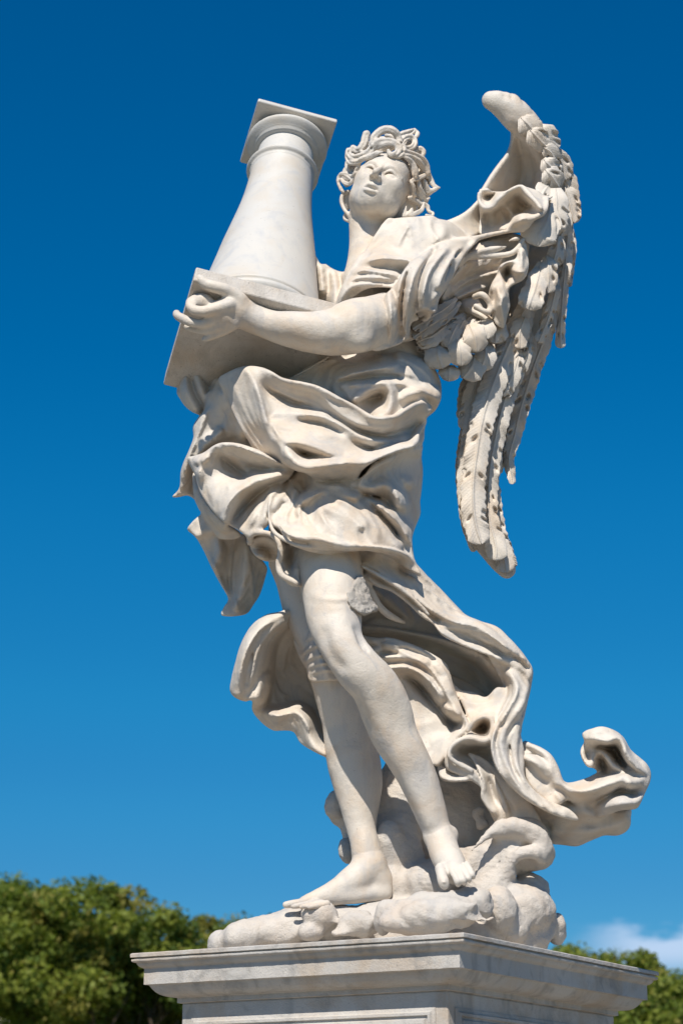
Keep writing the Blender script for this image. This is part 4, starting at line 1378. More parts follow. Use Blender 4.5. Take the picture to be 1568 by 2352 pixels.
# ---- back left pieces
S.relief('H', '325,190 290,240 256,268 246,310 238,362 208,400 180,450 182,505 165,560 130,640 112,700 106,785 66,832 110,832 150,824 190,850 215,905 245,912 300,880 420,760 560,660 560,540 470,480 400,330',
         ['320,200,14 258,270,10 246,320,8 230,370,6 182,452,3 180,510,2 130,640,-2 108,710,-3 100,800,-4 70,830,-5',
          '345,270,20 400,380,19 460,490,18', '300,270,14 290,330,12 240,400,10 220,500,9 170,600,6 130,720,2 110,810,-2',
          '380,340,16 340,430,11 290,500,8', '480,470,10 360,540,4 260,590,1 200,680,-2 180,800,-4', '330,470,13 250,540,10 190,620,6'], folds=('1.8,14|130,740 160,620 200,520 240,420 270,330', '1.6,12|240,560 330,520 420,500 480,500', '1.6,12|190,640 280,600 380,560 480,540',), th=.07, soft=.010, sg=2.4)
S.relief('H', '186,700 260,860 350,965 440,1030 420,1060 330,1062 290,1020 245,960 215,900 190,850 180,780',
         ['190,720,10 220,820,12 300,930,16 360,985,18', '200,860,4 270,960,4 330,1050,6', '330,1030,9 420,1050,10'], th=.08, soft=.01)
S.relief('H', '148,1008 180,965 215,935 250,905 330,960 420,1020 490,1060 495,1120 545,1165 582,1215 576,1262 545,1360 502,1430 470,1470 400,1484 332,1477 350,1430 372,1388 330,1310 282,1220 240,1130 200,1060 170,1030',
         ['150,1010,-4 200,1040,-1 260,1020,1 300,1010,2', '155,1018,-6 200,1070,-5 240,1135,-6 290,1235,-7 340,1325,-7 372,1390,-8 340,1470,-9', '250,920,0 330,980,4',
          '300,1020,-1 320,1120,0 300,1220,-2', '410,1050,-6 395,1180,-9 380,1300,-11 400,1400,-11', '470,1080,-2 470,1200,-2 450,1320,-4 420,1440,-6',
          '570,1230,-8 540,1360,-10 480,1460,-11', '350,1090,-6 345,1200,-7', '240,1010,1 230,1080,-3'], folds=('1.8,12|370,1400 330,1280 280,1170 230,1090 180,1035', '1.8,12|430,1460 400,1340 400,1200 420,1090', '1.6,12|510,1400 505,1290 490,1180',), th=.06, soft=.010, sg=2.4)

# ---- sash swinging from the hip to the right
S.relief('L', '640,60 780,60 900,80 960,105 978,132 1040,200 1120,280 1180,345 1225,388 1300,420 1370,460 1450,530 1510,592 1546,650 1546,720 1525,800 1490,760 1440,690 1380,610 1300,575 1200,535 1110,490 1060,430 1010,400 940,335 860,275 780,245 735,205 700,140',
         ['700,100,24 800,90,26 900,110,22 980,145,16 1050,215,12 1130,295,9 1225,392,7 1300,424,8 1380,470,9 1460,545,9 1530,640,8',
          '720,135,26 800,170,26 870,220,25 960,290,22 1060,365,20 1150,405,18 1260,430,16 1340,470,15 1420,540,14 1500,590,13 1540,650,10',
          '715,165,22 800,225,18 880,250,17 1000,340,14 1080,400,12', '740,200,25 800,235,24 870,268,24 940,325,22 1000,375,21 1060,430,20 1115,482,20 1200,530,18 1300,572,17 1380,605,16',
          '900,160,19 1000,230,16 1100,310,12 1220,400,10', '860,180,24 960,230,21 1050,300,18 1140,370,15 1200,400,13',
          '1120,450,17 1200,480,13 1300,500,11 1400,550,10 1500,650,8', '1110,440,19 1230,455,17 1340,510,16 1420,560,15', '1360,590,15 1440,620,14 1530,700,11', '1400,620,11 1500,720,8'],
         folds=('2.4,14|700,150 800,195 880,240 970,310 1060,375 1160,425 1290,455 1400,535 1520,630', '2.0,12|840,120 920,160 1000,235 1100,315 1200,385 1300,430 1400,500', '2.0,12|1110,470 1250,500 1380,550 1490,640 1530,720', '1.8,12|900,100 980,170 1060,240 1160,330 1230,385', '1.6,10|1160,450 1280,470 1370,510 1460,580',), th=.07, soft=.012, sg=2.4)
S.tube('L', '720,150,28,9 800,195,28,10 880,245,27,10 960,305,25,9 1040,385,23,8', .014)
S.tube('L', '900,150,20,8 1000,215,17,12 1080,290,14,12 1160,355,12,8', .02, cut=True)
# dark cloth behind it and the broken edge
S.relief('L', '670,110 790,170 880,225 970,290 1050,380 1150,480 1060,520 960,480 850,450 700,430 680,380 700,300', [-2, '760,250,4 850,330,2 960,420,0', '740,440,2 860,440,0 1000,480,-2', '800,300,-5 900,390,-6'], th=.10, soft=.02)
S.tube('L', '712,205,23,22 760,280,21,20 800,345,19,18 850,390,16,18 920,425,12,10', .012)
# cave of cloth under the sash
S.relief('L', '700,440 800,440 960,470 1110,500 1290,560 1390,620 1460,720 1500,860 1480,1000 1400,960 1330,900 1280,800 1190,760 1100,640 960,560 760,540 700,500',
         ['720,450,4 900,465,3 1100,505,4 1280,570,6', '760,520,-3 900,520,-8 1050,570,-14 1150,660,-17 1250,760,-16 1330,790,-12', '1100,540,-9 1250,640,-16 1350,740,-14',
          '1300,580,5 1380,680,3 1430,760,1', '1280,640,-9 1380,760,-6', '1420,800,3 1400,900,2', '1300,800,-8 1360,880,-6'], th=.08, soft=.02, sg=3)
# folds turning round the leg
S.relief('L', '660,480 780,500 860,500 980,540 1080,590 1135,640 1165,740 1205,850 1240,920 1240,960 1190,990 1150,1035 1085,1128 1000,1080 950,960 900,860 860,760 800,690 740,640 680,560',
         ['740,520,10 860,520,12 980,555,11 1080,605,11 1128,660,11 1160,745,11 1200,845,12 1228,930,12 1180,985,12 1120,1060,12 1085,1120,12',
          '760,545,6 860,555,5 960,575,5 1040,615,5 1110,690,7', '770,560,11 850,545,13 960,590,13 1060,630,13 1110,690,13 1150,770,13',
          '820,600,12 940,605,12 1040,650,12 1100,730,12 1150,810,13 1190,870,13', '820,620,6 920,625,4 1010,670,4 1080,740,4', '900,590,8 970,610,6 1030,655,7',
          '840,650,12 930,645,12 1010,680,12 1070,745,12 1120,830,12 1190,880,13', '940,670,1 1040,730,-3 1120,830,-4 1180,900,0 1180,950,3 1130,930,3 1070,850,0 960,740,0',
          '910,700,7 980,780,6 1070,870,6 1120,950,7 1150,970,7', '900,720,6 960,850,6 1010,960,7 1060,1060,9'], folds=('1.8,10|740,535 860,535 980,562 1080,618 1130,690 1165,780', '1.8,10|800,595 930,600 1040,648 1100,730 1150,820', '1.6,10|840,648 960,655 1050,720 1110,810', '1.6,10|780,510 880,505 1000,545 1090,595 1140,650',), th=.06, soft=.010, sg=2.0)
S.tube('L', '1120,735,10,4 1150,760,9,9 1160,800,9,9 1180,850,9,6', .008, cut=True)
S.tube('L', '1205,880,13,5 1215,930,12,7 1195,970,11,6', .008, cut=True)
S.tube('L', '960,615,10,4 1000,640,9,8 1030,665,9,5', .008, cut=True)
# sheets and ribbons between the rim and the outer bands
S.relief('L', '1150,720 1200,755 1260,765 1320,790 1380,740 1430,760 1430,860 1400,930 1370,1000 1360,1080 1400,1140 1460,1200 1540,1300 1600,1440 1470,1440 1380,1420 1330,1330 1300,1240 1230,1190 1140,1150 1120,1100 1160,1020 1230,960 1220,860',
         ['1200,765,6 1260,775,6 1330,800,8', '1200,790,8 1260,850,9 1300,880,11 1345,900,13', '1230,900,9 1240,950,12 1290,895,14 1345,890,15 1358,940,15 1330,1000,15 1250,990,15 1200,1000,15 1150,1040,15 1140,1085,15 1200,1125,14 1260,1165,13 1300,1220,11 1340,1330,9 1420,1430,8',
          '1260,940,6 1310,920,4 1330,950,4 1290,970,5', '1180,1050,6 1250,1060,4 1320,1060,4 1340,1100,5', '1190,1030,10 1300,1020,7 1340,1010,7', '1230,1090,8 1320,1180,8 1400,1300,6',
          '1180,1080,10 1260,1140,9', '1340,830,10 1380,860,11', '1330,1120,9 1420,1260,9 1500,1400,7', '1290,1140,6 1380,1280,5 1460,1420,4'], folds=('1.6,10|1200,1020 1300,1030 1345,1040', '1.8,12|1400,1400 1330,1270 1280,1180 1180,1110', '1.6,10|1350,1330 1290,1230 1230,1160',), R=.002, th=.06, soft=.010, sg=2.0)
S.tube('L', '1232,955,15,12 1262,912,16,12 1310,888,17,12 1350,905,17,13 1352,960,17,13 1320,1005,17,14 1250,992,17,13 1200,1000,17,13 1152,1035,17,12 1142,1080,17,12 1180,1115,16,12 1250,1150,15,12', .008)
S.relief('L', '1085,1122 1110,1090 1140,1110 1230,1140 1290,1170 1300,1230 1270,1198 1220,1205 1150,1208 1100,1190', [10, '1100,1180,13 1150,1200,14 1220,1200,14 1270,1192,13', '1110,1110,6 1200,1150,6'], th=.06, soft=.01)
# outer bands
S.relief('T', '440,0 560,10 650,85 725,170 785,260 785,320 770,380 758,460 738,550 716,640 728,710 740,790 740,900 790,980 880,1050 1000,1100 1060,1160 1030,1170 920,1140 800,1080 710,1020 640,950 570,860 540,760 540,680 560,580 600,480 620,400 580,300 500,150',
         ['460,20,14 560,60,14 650,140,13 720,230,11 770,300,8', '600,200,12 680,240,13 750,320,11 770,350,8',
          '560,250,10 620,330,8 640,410,8 610,490,10', '650,290,14 690,360,15 690,430,16 640,520,17 580,600,17 548,690,17 555,790,17 600,890,17 660,980,16',
          '640,340,9 650,430,10 610,530,11 575,620,12 572,720,12 600,840,12 650,930,13',
          '740,340,12 745,420,14 700,510,16 640,590,17 600,670,18 600,760,18 640,870,18 720,980,18 820,1070,17 920,1120,15 1030,1165,12',
          '760,400,6 720,520,9 670,620,12 650,700,12 660,800,12 700,900,12', '735,520,12 705,600,14 668,690,16 668,790,16 700,880,17 780,980,17 870,1050,15 960,1100,13',
          '765,400,2 735,550,4 716,650,7', '715,650,13 705,750,14 730,850,15 800,950,16 880,1040,15', '735,800,8 780,920,9 860,1010,9'],
         folds=('2.0,12|700,1010 630,900 578,790 562,690 600,590 650,500 688,430 700,360 660,290', '2.0,12|880,1100 780,1040 690,940 645,820 642,710 690,600 738,480 752,380', '1.8,10|800,1010 722,900 695,800 702,690 735,550', '1.6,10|650,980 590,880 552,770 548,690 585,580',), th=.08, soft=.012, sg=2.0)
S.tube('T', '640,340,13,7 652,430,14,9 612,530,15,10 578,620,16,10 574,720,16,10 602,840,15,9 655,935,15,7', .014, cut=True)
S.tube('T', '755,430,10,7 715,530,12,10 672,620,14,10 655,710,15,10 668,810,15,8 705,905,14,8', .014, cut=True)
S.tube('T', '672,930,18,5 690,975,17,9 705,1005,17,7', .008, cut=True)
# hanging sheet down to the clouds
S.relief('T', '400,770 440,830 475,900 485,960 478,1030 515,1095 560,1145 600,1172 650,1168 708,1172 700,1110 655,1030 600,920 540,830 460,780',
         ['410,790,10 460,860,12 488,960,12 482,1030,12 520,1100,11 590,1165,9', '460,800,10 540,900,9 600,1020,9 650,1160,8', '600,920,7 660,1040,7 700,1150,6', '520,930,7 560,1060,6'], folds=('1.6,12|600,1160 540,1040 500,930 450,840', '1.6,12|660,1150 610,1020 560,920 500,830',), th=.06, soft=.01, sg=2.2)
# ---- left loop behind the legs
S.relief('L', '335,368 250,385 182,430 140,490 110,560 90,640 75,700 68,760 90,790 125,808 150,812 178,806 176,850 200,890 240,930 285,956 330,955 380,962 410,1012 450,1042 530,1082 560,1080 600,900 560,700 480,560 460,400 400,340',
         ['335,372,8 250,392,8 185,435,8 145,495,8 112,570,8 90,660,7 75,740,6 90,785,5',
          '330,385,12 250,425,14 195,475,15 155,550,16 130,640,15 115,720,13 110,780,11',
          '330,410,11 265,465,12 225,520,12 205,600,12 190,680,11 180,740,9 165,800,9',
          '400,380,2 330,440,0 290,520,-6 280,620,-12 300,720,-16 400,800,-18 520,860,-18', '380,500,-7 360,600,-13 400,680,-15 480,740,-14',
          '440,440,3 460,560,2', '215,690,7 212,740,8 195,790,9', '225,640,0 240,740,-8 260,820,-12', '240,870,-2 300,885,0 365,872,-2 400,872,0 435,915,2 455,980,2 490,1040,3 535,1075,3',
          '260,840,-11 340,850,-13 420,850,-15 480,900,-16 540,1000,-16', '200,880,-6 285,950,-4 380,958,-4 450,1038,-1', '300,920,-1 350,910,-3'],
         folds=('2.2,16|118,740 128,640 160,545 215,465 300,408', '1.8,12|165,780 180,680 205,570 260,480 340,420', '1.6,14|260,660 280,560 330,480 400,430', '1.6,14|330,700 340,600 380,520 440,470', '1.8,12|235,865 310,885 390,868 440,920 462,990', '1.4,12|300,780 400,800 500,880',), th=.05, soft=.010, sg=2.6)
S.tube('L', '180,560,14,6 165,640,14,9 150,720,12,8', .02, cut=True)
S.tube('L', '345,380,10,14 400,365,9,14 440,345,9,14', .02)
S.relief('L', '380,500 430,440 500,400 600,400 640,560 640,690 540,712 462,712 440,650 405,590',
         ['395,540,7 420,590,9 445,650,10 462,705,11', '470,470,17 500,560,19 530,640,20 560,705,19', '600,420,16 630,560,18 640,680,18', '400,500,6 440,450,9 500,410,12'],
         folds=('2.4,10|398,560 440,515 500,490 590,490', '2.4,10|410,600 450,560 510,540 600,545', '2.4,10|428,632 470,600 530,585 610,590', '2.2,9|442,662 490,635 550,625 620,632', '2.0,9|455,690 500,668 560,660 620,665'), R=.003, th=.05, soft=.008, sg=2)
S.relief('L', '1060,660 1200,700 1320,780 1330,900 1240,960 1120,900 1080,800', [-7], th=.05, soft=.02)
# cloth passing behind the legs
S.relief('L', '420,380 560,400 760,440 860,500 960,700 940,900 760,900 560,860 450,700', [-8, '560,500,-6 700,700,-6'], th=.10, soft=.03)
V_, Q = S.mesh(0)
V_ = rough(V_, Q, [(28, .0006), (80, .0004)])
big_mesh('robe', V_, Q, MARBLE, statue)
robe_faces = len(Q)

# ---- tail of the sash curling up at the right
S = Stone(*bounds(1090, 1640, 1510, 1980, -.32, .36), .0056)
S.relief('T', '560,860 650,950 720,1000 850,1040 960,1060 1080,1075 1200,1100 1280,1100 1368,1090 1370,1150 1366,1205 1330,1245 1280,1262 1210,1260 1120,1295 1050,1322 960,1315 890,1302 870,1220 800,1180 720,1182 690,1120 620,960',
         ['650,960,2 740,1050,4 860,1060,5 1000,1100,6 1150,1120,6', '720,1180,-6 870,1230,-6 960,1310,-6 1120,1290,-6 1280,1258,-6 1360,1200,-6', '900,1220,0 1050,1230,1 1250,1200,2 1350,1150,2', '1100,1200,-1 1200,1220,-2'], th=.08, soft=.025, sg=3)
S.relief('T', '725,705 780,712 850,742 900,782 940,852 976,940 1050,936 1120,912 1180,886 1320,884 1352,840 1440,812 1485,880 1482,940 1452,1010 1430,1062 1400,1100 1300,1112 1180,1155 1100,1130 1000,1050 940,1085 880,1070 800,1000 740,900',
         ['735,720,8 790,730,10 860,770,12 905,830,13 945,920,13 985,975,13 1060,1000,14 1150,985,15 1240,940,15 1330,905,14',
          '735,790,12 800,815,14 870,860,14 900,940,12 940,1020,13 1030,1110,12', '740,760,4 800,780,3 860,830,6', '740,830,10 800,900,12 870,1000,12',
          '985,945,9 1080,945,8 1180,900,6 1320,888,6', '880,930,8 910,980,7 980,1040,7 1100,1110,7', '990,1045,10 1100,1035,11 1200,1000,12 1300,930,16 1340,920,17 1370,950,17 1430,930,14 1480,890,8',
          '1180,1010,9 1250,990,6 1340,990,6 1400,1000,8', '1180,1095,9 1290,1062,16 1400,1058,15 1432,1010,11', '1190,1060,4 1290,1045,4 1390,1040,6', '1180,1145,9 1300,1105,13 1400,1095,10', '1100,1060,6 1170,1130,5'],
         folds=('2.0,12|980,990 1090,1000 1200,975 1330,925', '1.8,10|990,1040 1090,1050 1200,1025 1310,965 1440,935', '1.8,12|740,730 830,765 880,830 905,920 950,1000', '1.8,12|740,800 800,840 860,920 900,1010', '1.8,10|1190,1050 1290,1035 1400,1030', '1.6,10|1180,1115 1300,1085 1410,1065',), th=.09, soft=.014, sg=2.2)
S.relief('T', '1078,655 1110,632 1150,618 1205,610 1285,640 1332,682 1372,752 1442,812 1488,880 1470,960 1380,960 1340,900 1290,880 1190,885 1150,858 1110,850 1075,790 1072,740 1095,700',
         ['1085,655,16 1140,640,18 1205,625,18 1280,655,16 1325,700,14 1365,770,12 1430,830,10 1480,890,8',
          '1090,685,17 1150,678,19 1230,695,19 1290,678,19 1325,715,18 1345,780,17 1400,850,15 1460,890,12',
          '1180,740,2 1260,740,0 1310,790,0 1340,850,2', '1090,710,12 1078,770,13 1105,835,14 1135,850,14', '1135,850,14 1150,780,13 1185,755,12 1225,785,12 1265,840,12 1330,880,12',
          '1110,760,10 1120,810,9', '1190,800,0 1220,860,1', '1360,860,4 1390,930,4', '1280,720,5 1290,800,-1'], folds=('1.8,10|1095,700 1170,705 1250,712 1310,745 1345,815 1400,875 1460,905', '1.4,10|1110,660 1200,650 1290,690',), R=.0012, boost=1.5, th=.05, soft=.010, sg=1.8)
S.tube('T', '1180,800,10,18 1210,850,10,22 1185,880,8,12', .01, cut=True)
S.tube('T', '1345,860,14,8 1370,900,14,15 1390,930,13,10', .012, cut=True)
S.tube('T', '1190,1052,14,4 1270,1030,13,9 1380,1035,12,10', .014, cut=True)
S.tube('T', '980,1035,12,6 1070,1085,10,12 1160,1145,9,8', .014, cut=True)
S.tube('T', '740,775,10,10 790,790,9,14 850,840,10,10', .014, cut=True)
S.tube('T', '890,925,14,6 905,965,13,9 950,1010,12,6', .01, cut=True)
V_, Q = S.mesh()
V_ = rough(V_, Q, [(28, .0008), (80, .0005)])
big_mesh('sash_tail', V_, Q, MARBLE, statue)

# ---- broken stump on the thigh
S = Stone(*bounds(785, 1310, 885, 1425, .14, .44), .0042)
S.relief('L', '700,195 722,205 742,255 770,325 794,362 760,378 720,388 680,365 648,335 640,290 665,240', ['705,200,34 742,265,33 790,362,31', '640,290,39 655,340,39 720,380,37'], R=0, terr=0, th=.06, soft=.006, sg=2)
V_, Q = S.mesh()
V_ = rough(V_, Q, [(60, .004), (130, .003), (260, .0015)])
o = big_mesh('broken_patch', V_, Q, PATCH, statue)

# ------------------------------------------------------------------ clouds under the feet
S = Stone(*bounds(480, 1720, 1310, 2250, -.46, .56), .0068)
S.blob('F', '60,790,10,52,50,60 168,745,14,74,58,80 130,760,16,50,50,60 290,720,10,120,76,110 400,700,8,110,68,120 545,700,8,130,80,140 700,690,6,130,84,140 850,740,6,180,140,180 1050,760,6,220,160,220 1250,760,-4,200,170,200', .04)
S.blob('F', '470,655,20,66,52,60 505,680,20,50,50,50 440,735,20,56,42,60 340,735,14,66,60,70 565,740,26,50,30,40 640,700,24,90,66,60 770,655,30,66,66,56 745,690,28,44,62,56 880,650,34,120,72,60 860,690,36,130,52,60 1010,610,34,140,60,80 1130,620,30,100,76,80 1030,660,40,200,72,60 960,700,36,180,50,70', .022)
S.blob('F', '1240,640,18,80,90,90 1330,640,6,120,110,110 1400,660,2,84,100,90 1370,560,0,80,70,80 1440,700,-2,44,66,60 1485,720,-8,34,62,50 1290,720,12,80,70,80 1395,760,2,70,40,60', .022)
# pillar behind the legs
S.blob('F', '760,190,-10,48,150,60 800,120,-12,60,120,60 800,330,-6,110,110,70 770,350,0,66,90,50 830,430,-4,90,110,80 820,250,-10,110,160,80 900,250,-14,120,240,90 1010,330,-16,160,260,90 1000,140,-18,200,160,80 1120,180,-16,140,150,80 940,520,4,110,90,110 775,430,-3,62,120,60 790,540,0,80,80,80 1080,470,-2,150,110,110', .03)
S.tube('F', '1180,560,6,90 1230,470,6,84 1260,390,6,76 1290,330,4,70 1350,310,4,62 1400,340,4,56 1425,385,4,46', .03)
S.blob('F', '1140,450,6,90,90,80 1250,290,0,50,40,50 1420,400,4,48,56,60', .03)
S.tube('F', '1290,470,12,14 1300,430,14,22 1340,400,14,26 1390,400,14,24 1420,420,12,20', .05)
S.blob('F', '1290,380,2,140,100,90 1400,385,0,62,70,66', .03)
S.tube('F', '1120,390,17,8 1190,330,15,18 1270,290,13,24 1340,295,13,24 1410,330,12,20 1440,380,10,16', .06)
S.blob('F', '1150,225,-4,38,26,20,30 1165,280,-4,34,26,20,30', .03)
# knobs seen left of the back leg
S.blob('F', '536,190,-24,38,52,50 520,200,-26,24,34,40 598,395,-22,36,54,50 640,330,-30,60,140,60 580,170,-30,50,90,50', .02)
S.tube('F', '560,230,-30,46 680,260,-26,70 800,300,-18,80', .03)
S.tube('F', '610,400,-28,44 700,400,-22,60 800,400,-14,80', .03)
# drilled hollows and creases
for t in ('700,700,22,10 730,640,26,14 760,600,28,12', '700,760,24,8 720,700,28,10 712,650,28,6', '395,770,24,8 400,720,26,12 425,680,26,10', '425,650,32,8 450,690,33,10 520,690,34,8',
          '1090,700,46,14 1150,660,44,30 1210,620,36,30 1230,560,28,14', '1060,720,42,16 1160,720,38,26 1230,700,30,20', '1245,750,26,10 1235,680,30,12 1215,600,30,10', '1310,770,22,10 1320,690,20,12 1290,620,18,8',
          '1455,780,6,8 1470,720,4,8 1462,660,2,6', '1330,470,26,12 1360,440,26,16 1400,450,22,12', '790,720,44,6 850,700,46,9 950,700,48,9 1040,690,50,6', '820,560,20,6 870,540,22,10 900,520,20,6',
          '1180,430,24,6 1240,390,26,9 1330,370,28,8'):
    S.tube('F', t, .022, cut=True)
V_, Q = S.mesh()
# chiselled striation: fine grooves following the lobes
N_ = vnormals(V_, Q)
gr = np.sin((V_[:, 2] * 1.0 + V_[:, 0] * .35 + .03 * vnoise(V_ * 9, 5)) * 300) * .0008 * (vnoise(V_ * 6, 8) > -.1)
V_ = V_ + N_ * gr[:, None]
V_ = rough(V_, Q, [(8, .013), (20, .007), (55, .0026), (140, .0011)])
V_[:, 2] = np.maximum(V_[:, 2], ZT + .0015)
big_mesh('cloud_base', V_, Q, ROCKM, statue)
# ------------------------------------------------------------------ wing
S = Stone(*bounds(985, 195, 1335, 1345, -.42, .22), .0058)
S.tube('W', '745,165,0,80 800,180,0,98 880,222,-1,122 950,290,-2,130 1020,360,-4,124 1090,440,-6,114 1150,520,-8,112 1205,610,-10,106 1250,700,-12,100 1300,810,-14,94 1330,940,-16,86 1345,1080,-18,80 1340,1250,-20,68 1310,1450,-22,60', .02, fl=.8)
for q in ('885,100,0,9 925,190,4.4,11 955,310,2,9', '965,130,-1,9 1035,220,3.0,12 1070,350,-1,10', '1045,180,-3,10 1105,280,0.6,12 1125,410,-3,10', '820,95,0,7 860,170,4.6,9 885,265,2.5,7', '845,95,0,6 885,180,4.6,7 915,290,2.5,6'):
    S.tube('W', q, .008, cut=True)
S.relief('W', '880,365 902,410 900,480 886,550 850,620 800,680 750,750 700,830 655,900 640,960 600,1010 560,1052 500,1092 420,1130 350,1150 290,1132 300,1300 420,1340 560,1300 650,1270 800,1260 1000,1240 1180,1150 1280,980 1290,820 1240,690 1180,560 1100,430 1000,340 920,300',
         ['885,380,-2 900,450,-5 880,560,-7 800,690,-6 700,840,-4 620,980,-2 500,1095,0 400,1140,2 300,1140,3', '950,430,-6 980,560,-13 1000,700,-18 980,850,-20 900,920,-18',
          '1040,480,-4 1100,560,-6 1150,650,-8 1180,740,-9 1160,860,-9', '1070,600,-13 1100,720,-16 1090,850,-18', '740,860,-9 730,1000,-12 660,1250,-10', '1200,900,-8 1200,1050,-8', '400,1300,4 600,1280,0',
          '850,1000,-15 850,1200,-14', '1000,1000,-14 1050,1150,-12'], th=.07, soft=.02, sg=4)
# body of the lower wing the feathers lie on
S.relief('V', '440,740 520,700 640,560 700,400 640,250 700,100 800,0 950,-250 1040,-300 1200,-250 1250,0 1200,150 1120,400 1000,750', [-22, '600,700,-18 800,400,-16 1000,0,-15'], th=.06, soft=.02)
S.relief('V', '450,790 440,900 438,1000 478,1090 452,1180 434,1380 428,1520 444,1620 468,1750 500,1870 545,1990 622,2095 700,2182 780,2248 830,2246 872,2200 852,2100 812,2015 757,1915 730,1780 722,1600 735,1480 765,1350 790,1250 870,1000 950,800 1040,500 900,300 700,400 600,650',
         ['450,850,-12 445,1200,-12 440,1500,-12 510,1860,-14 640,2090,-15', '560,850,-8 560,1200,-6 540,1500,-6 600,1900,-6', '700,700,-9 740,1000,-10 700,1300,-11 700,1700,-12 760,2000,-14 830,2200,-18', '900,700,-16 860,1000,-18 760,1300,-17 730,1500,-18'], th=.04, soft=.012, R=0, terr=0)
V_, Q = S.mesh()
V_ = rough(V_, Q, [(28, .0012), (80, .0005)])
wing = big_mesh('wing', V_, Q, MARBLE, statue)


def feather(fr, txt, seed=0, conv=.022, barb=.0009, lam=6.0, slant=.9, split=4, thick=.016, tip=1.0, rach=.006, twist=0.0, lump=.0035, asym=0.0, parent=None):
    """one carved feather: shaft with a raised quill, slanting barbs, open splits and a round tip"""
    r = np.random.default_rng(seed + 100)
    q = spline(parse(fr, txt, 4), n=None)
    L = float(np.sum(np.hypot(*np.diff(q[:, :2], axis=0).T)))
    n = max(14, int(L / 2.2))
    q = spline(parse(fr, txt, 4), n=n)
    t = np.linspace(0, 1, n)
    hw = q[:, 3]
    d = np.gradient(q[:, :2], axis=0)
    d /= np.linalg.norm(d, axis=1, keepdims=True)
    nr = np.stack([-d[:, 1], d[:, 0]], 1)
    s = t * L
    base_dip = (.035 if L > 110 else .012) * np.exp(-(s / min(16.0, .12 * L)) ** 2)
    hw = hw * np.clip(.45 + .55 * (s / min(26.0, .25 * L)), .45, 1)
    tl = hw[-1] * tip
    prof = np.where(s > L - tl, np.sqrt(np.clip(1 - ((s - (L - tl)) / tl) ** 2, 0, 1)), 1.0)
    prof = np.maximum(prof, .03)
    m = 27
    u = np.linspace(-1, 1, m)
    cuts = [(r.uniform(.12, .88) * L, 1 if r.random() < .5 else -1, r.uniform(3.0, 6.5), r.uniform(.35, .7)) for _ in range(split)]
    conv = min(conv, .32 * float(np.mean(hw)) * 1.5e-3)
    hw = hw * 1.12
    F_, B_ = [], []
    hol = [(r.uniform(.1, .9) * L, r.choice([-1, 1]), r.uniform(.35, .75), r.uniform(3.5, 6.0), r.uniform(.10, .2)) for _ in range(split)]
    pw = [r.uniform(0, 6) for _ in range(4)]
    ph = r.uniform(0, 6)
    for i in range(n):
        sc = None
        for j in range(m):
            uu = u[j]
            side = 1 if uu >= 0 else -1
            w = hw[i] * prof[i] * (1 + asym * side)
            # barbs sweep towards the tip: position along the shaft where this barb starts
            s0 = s[i] - abs(uu) * hw[i] * slant
            wob = 1 + .045 * math.sin(s0 / 6.1 + seed + side) + .04 * math.sin(s0 / 2.7 + side * 2)
            dz = conv * (1 - uu * uu) - conv
            dz -= base_dip[i]
            dz += rach * math.exp(-(uu / .075) ** 2)
            a = min(1, abs(uu) * 4)
            dz += a * barb * math.sin(2 * math.pi * s0 / lam + ph)
            cl = math.sin(s0 / 17.0 + pw[0] + side) + .7 * math.sin(s0 / 9.3 + pw[1] + 2 * side) + .5 * math.sin(s0 / 31.0 + pw[2])
            for hs_, sd, hu, hl, hwid in hol:
                if side == sd:
                    dz -= .024 * math.exp(-((s0 - hs_) / hl) ** 2 - ((abs(uu) - hu) / hwid) ** 2)
            dz += a * lump * cl * abs(uu)
            for cs, sd, cw, cd in cuts:
                if side == sd:
                    g = (s0 - cs) / cw
                    if abs(g) < 2.5:
                        e = math.exp(-g * g)
                        wob *= 1 - cd * .4 * e * (abs(uu) > .95)
                        dz -= .022 * e * min(1, max(0, (abs(uu) - (1 - cd)) / .15))
            px = q[i, 0] + nr[i, 0] * uu * w * wob
            py = q[i, 1] + nr[i, 1] * uu * w * wob
            dp = q[i, 2] + dz + twist * uu
            F_.append(P(px, py, dp))
            B_.append(P(px, py, q[i, 2] - conv * .6 * uu * uu - thick + twist * uu))
    F_, B_ = np.array(F_), np.array(B_)
    V_ = np.vstack([F_, B_])
    N = n * m
    I, J = np.meshgrid(np.arange(n - 1), np.arange(m - 1), indexing='ij')
    a = (I * m + J).ravel()
    qf = np.stack([a, a + 1, a + m + 1, a + m], 1)
    qb = np.stack([a + N, a + N + m, a + N + m + 1, a + N + 1], 1)
    rim = []
    ed = [i * m for i in range(n)] + [(n - 1) * m + j for j in range(1, m)] + [i * m + m - 1 for i in range(n - 2, -1, -1)] + [j for j in range(m - 2, 0, -1)]
    for k in range(len(ed)):
        b, c = ed[k], ed[(k + 1) % len(ed)]
        rim.append([b, c, c + N, b + N])
    Q = np.vstack([qf, qb, np.array(rim)])
    nrm = np.cross(F_[1] - F_[0], F_[m] - F_[0])
    if nrm @ FWD > 0:       # front must face the viewer
        Q = Q[:, ::-1]
    return big_mesh('feather', V_, Q, MARBLE, parent or wing)


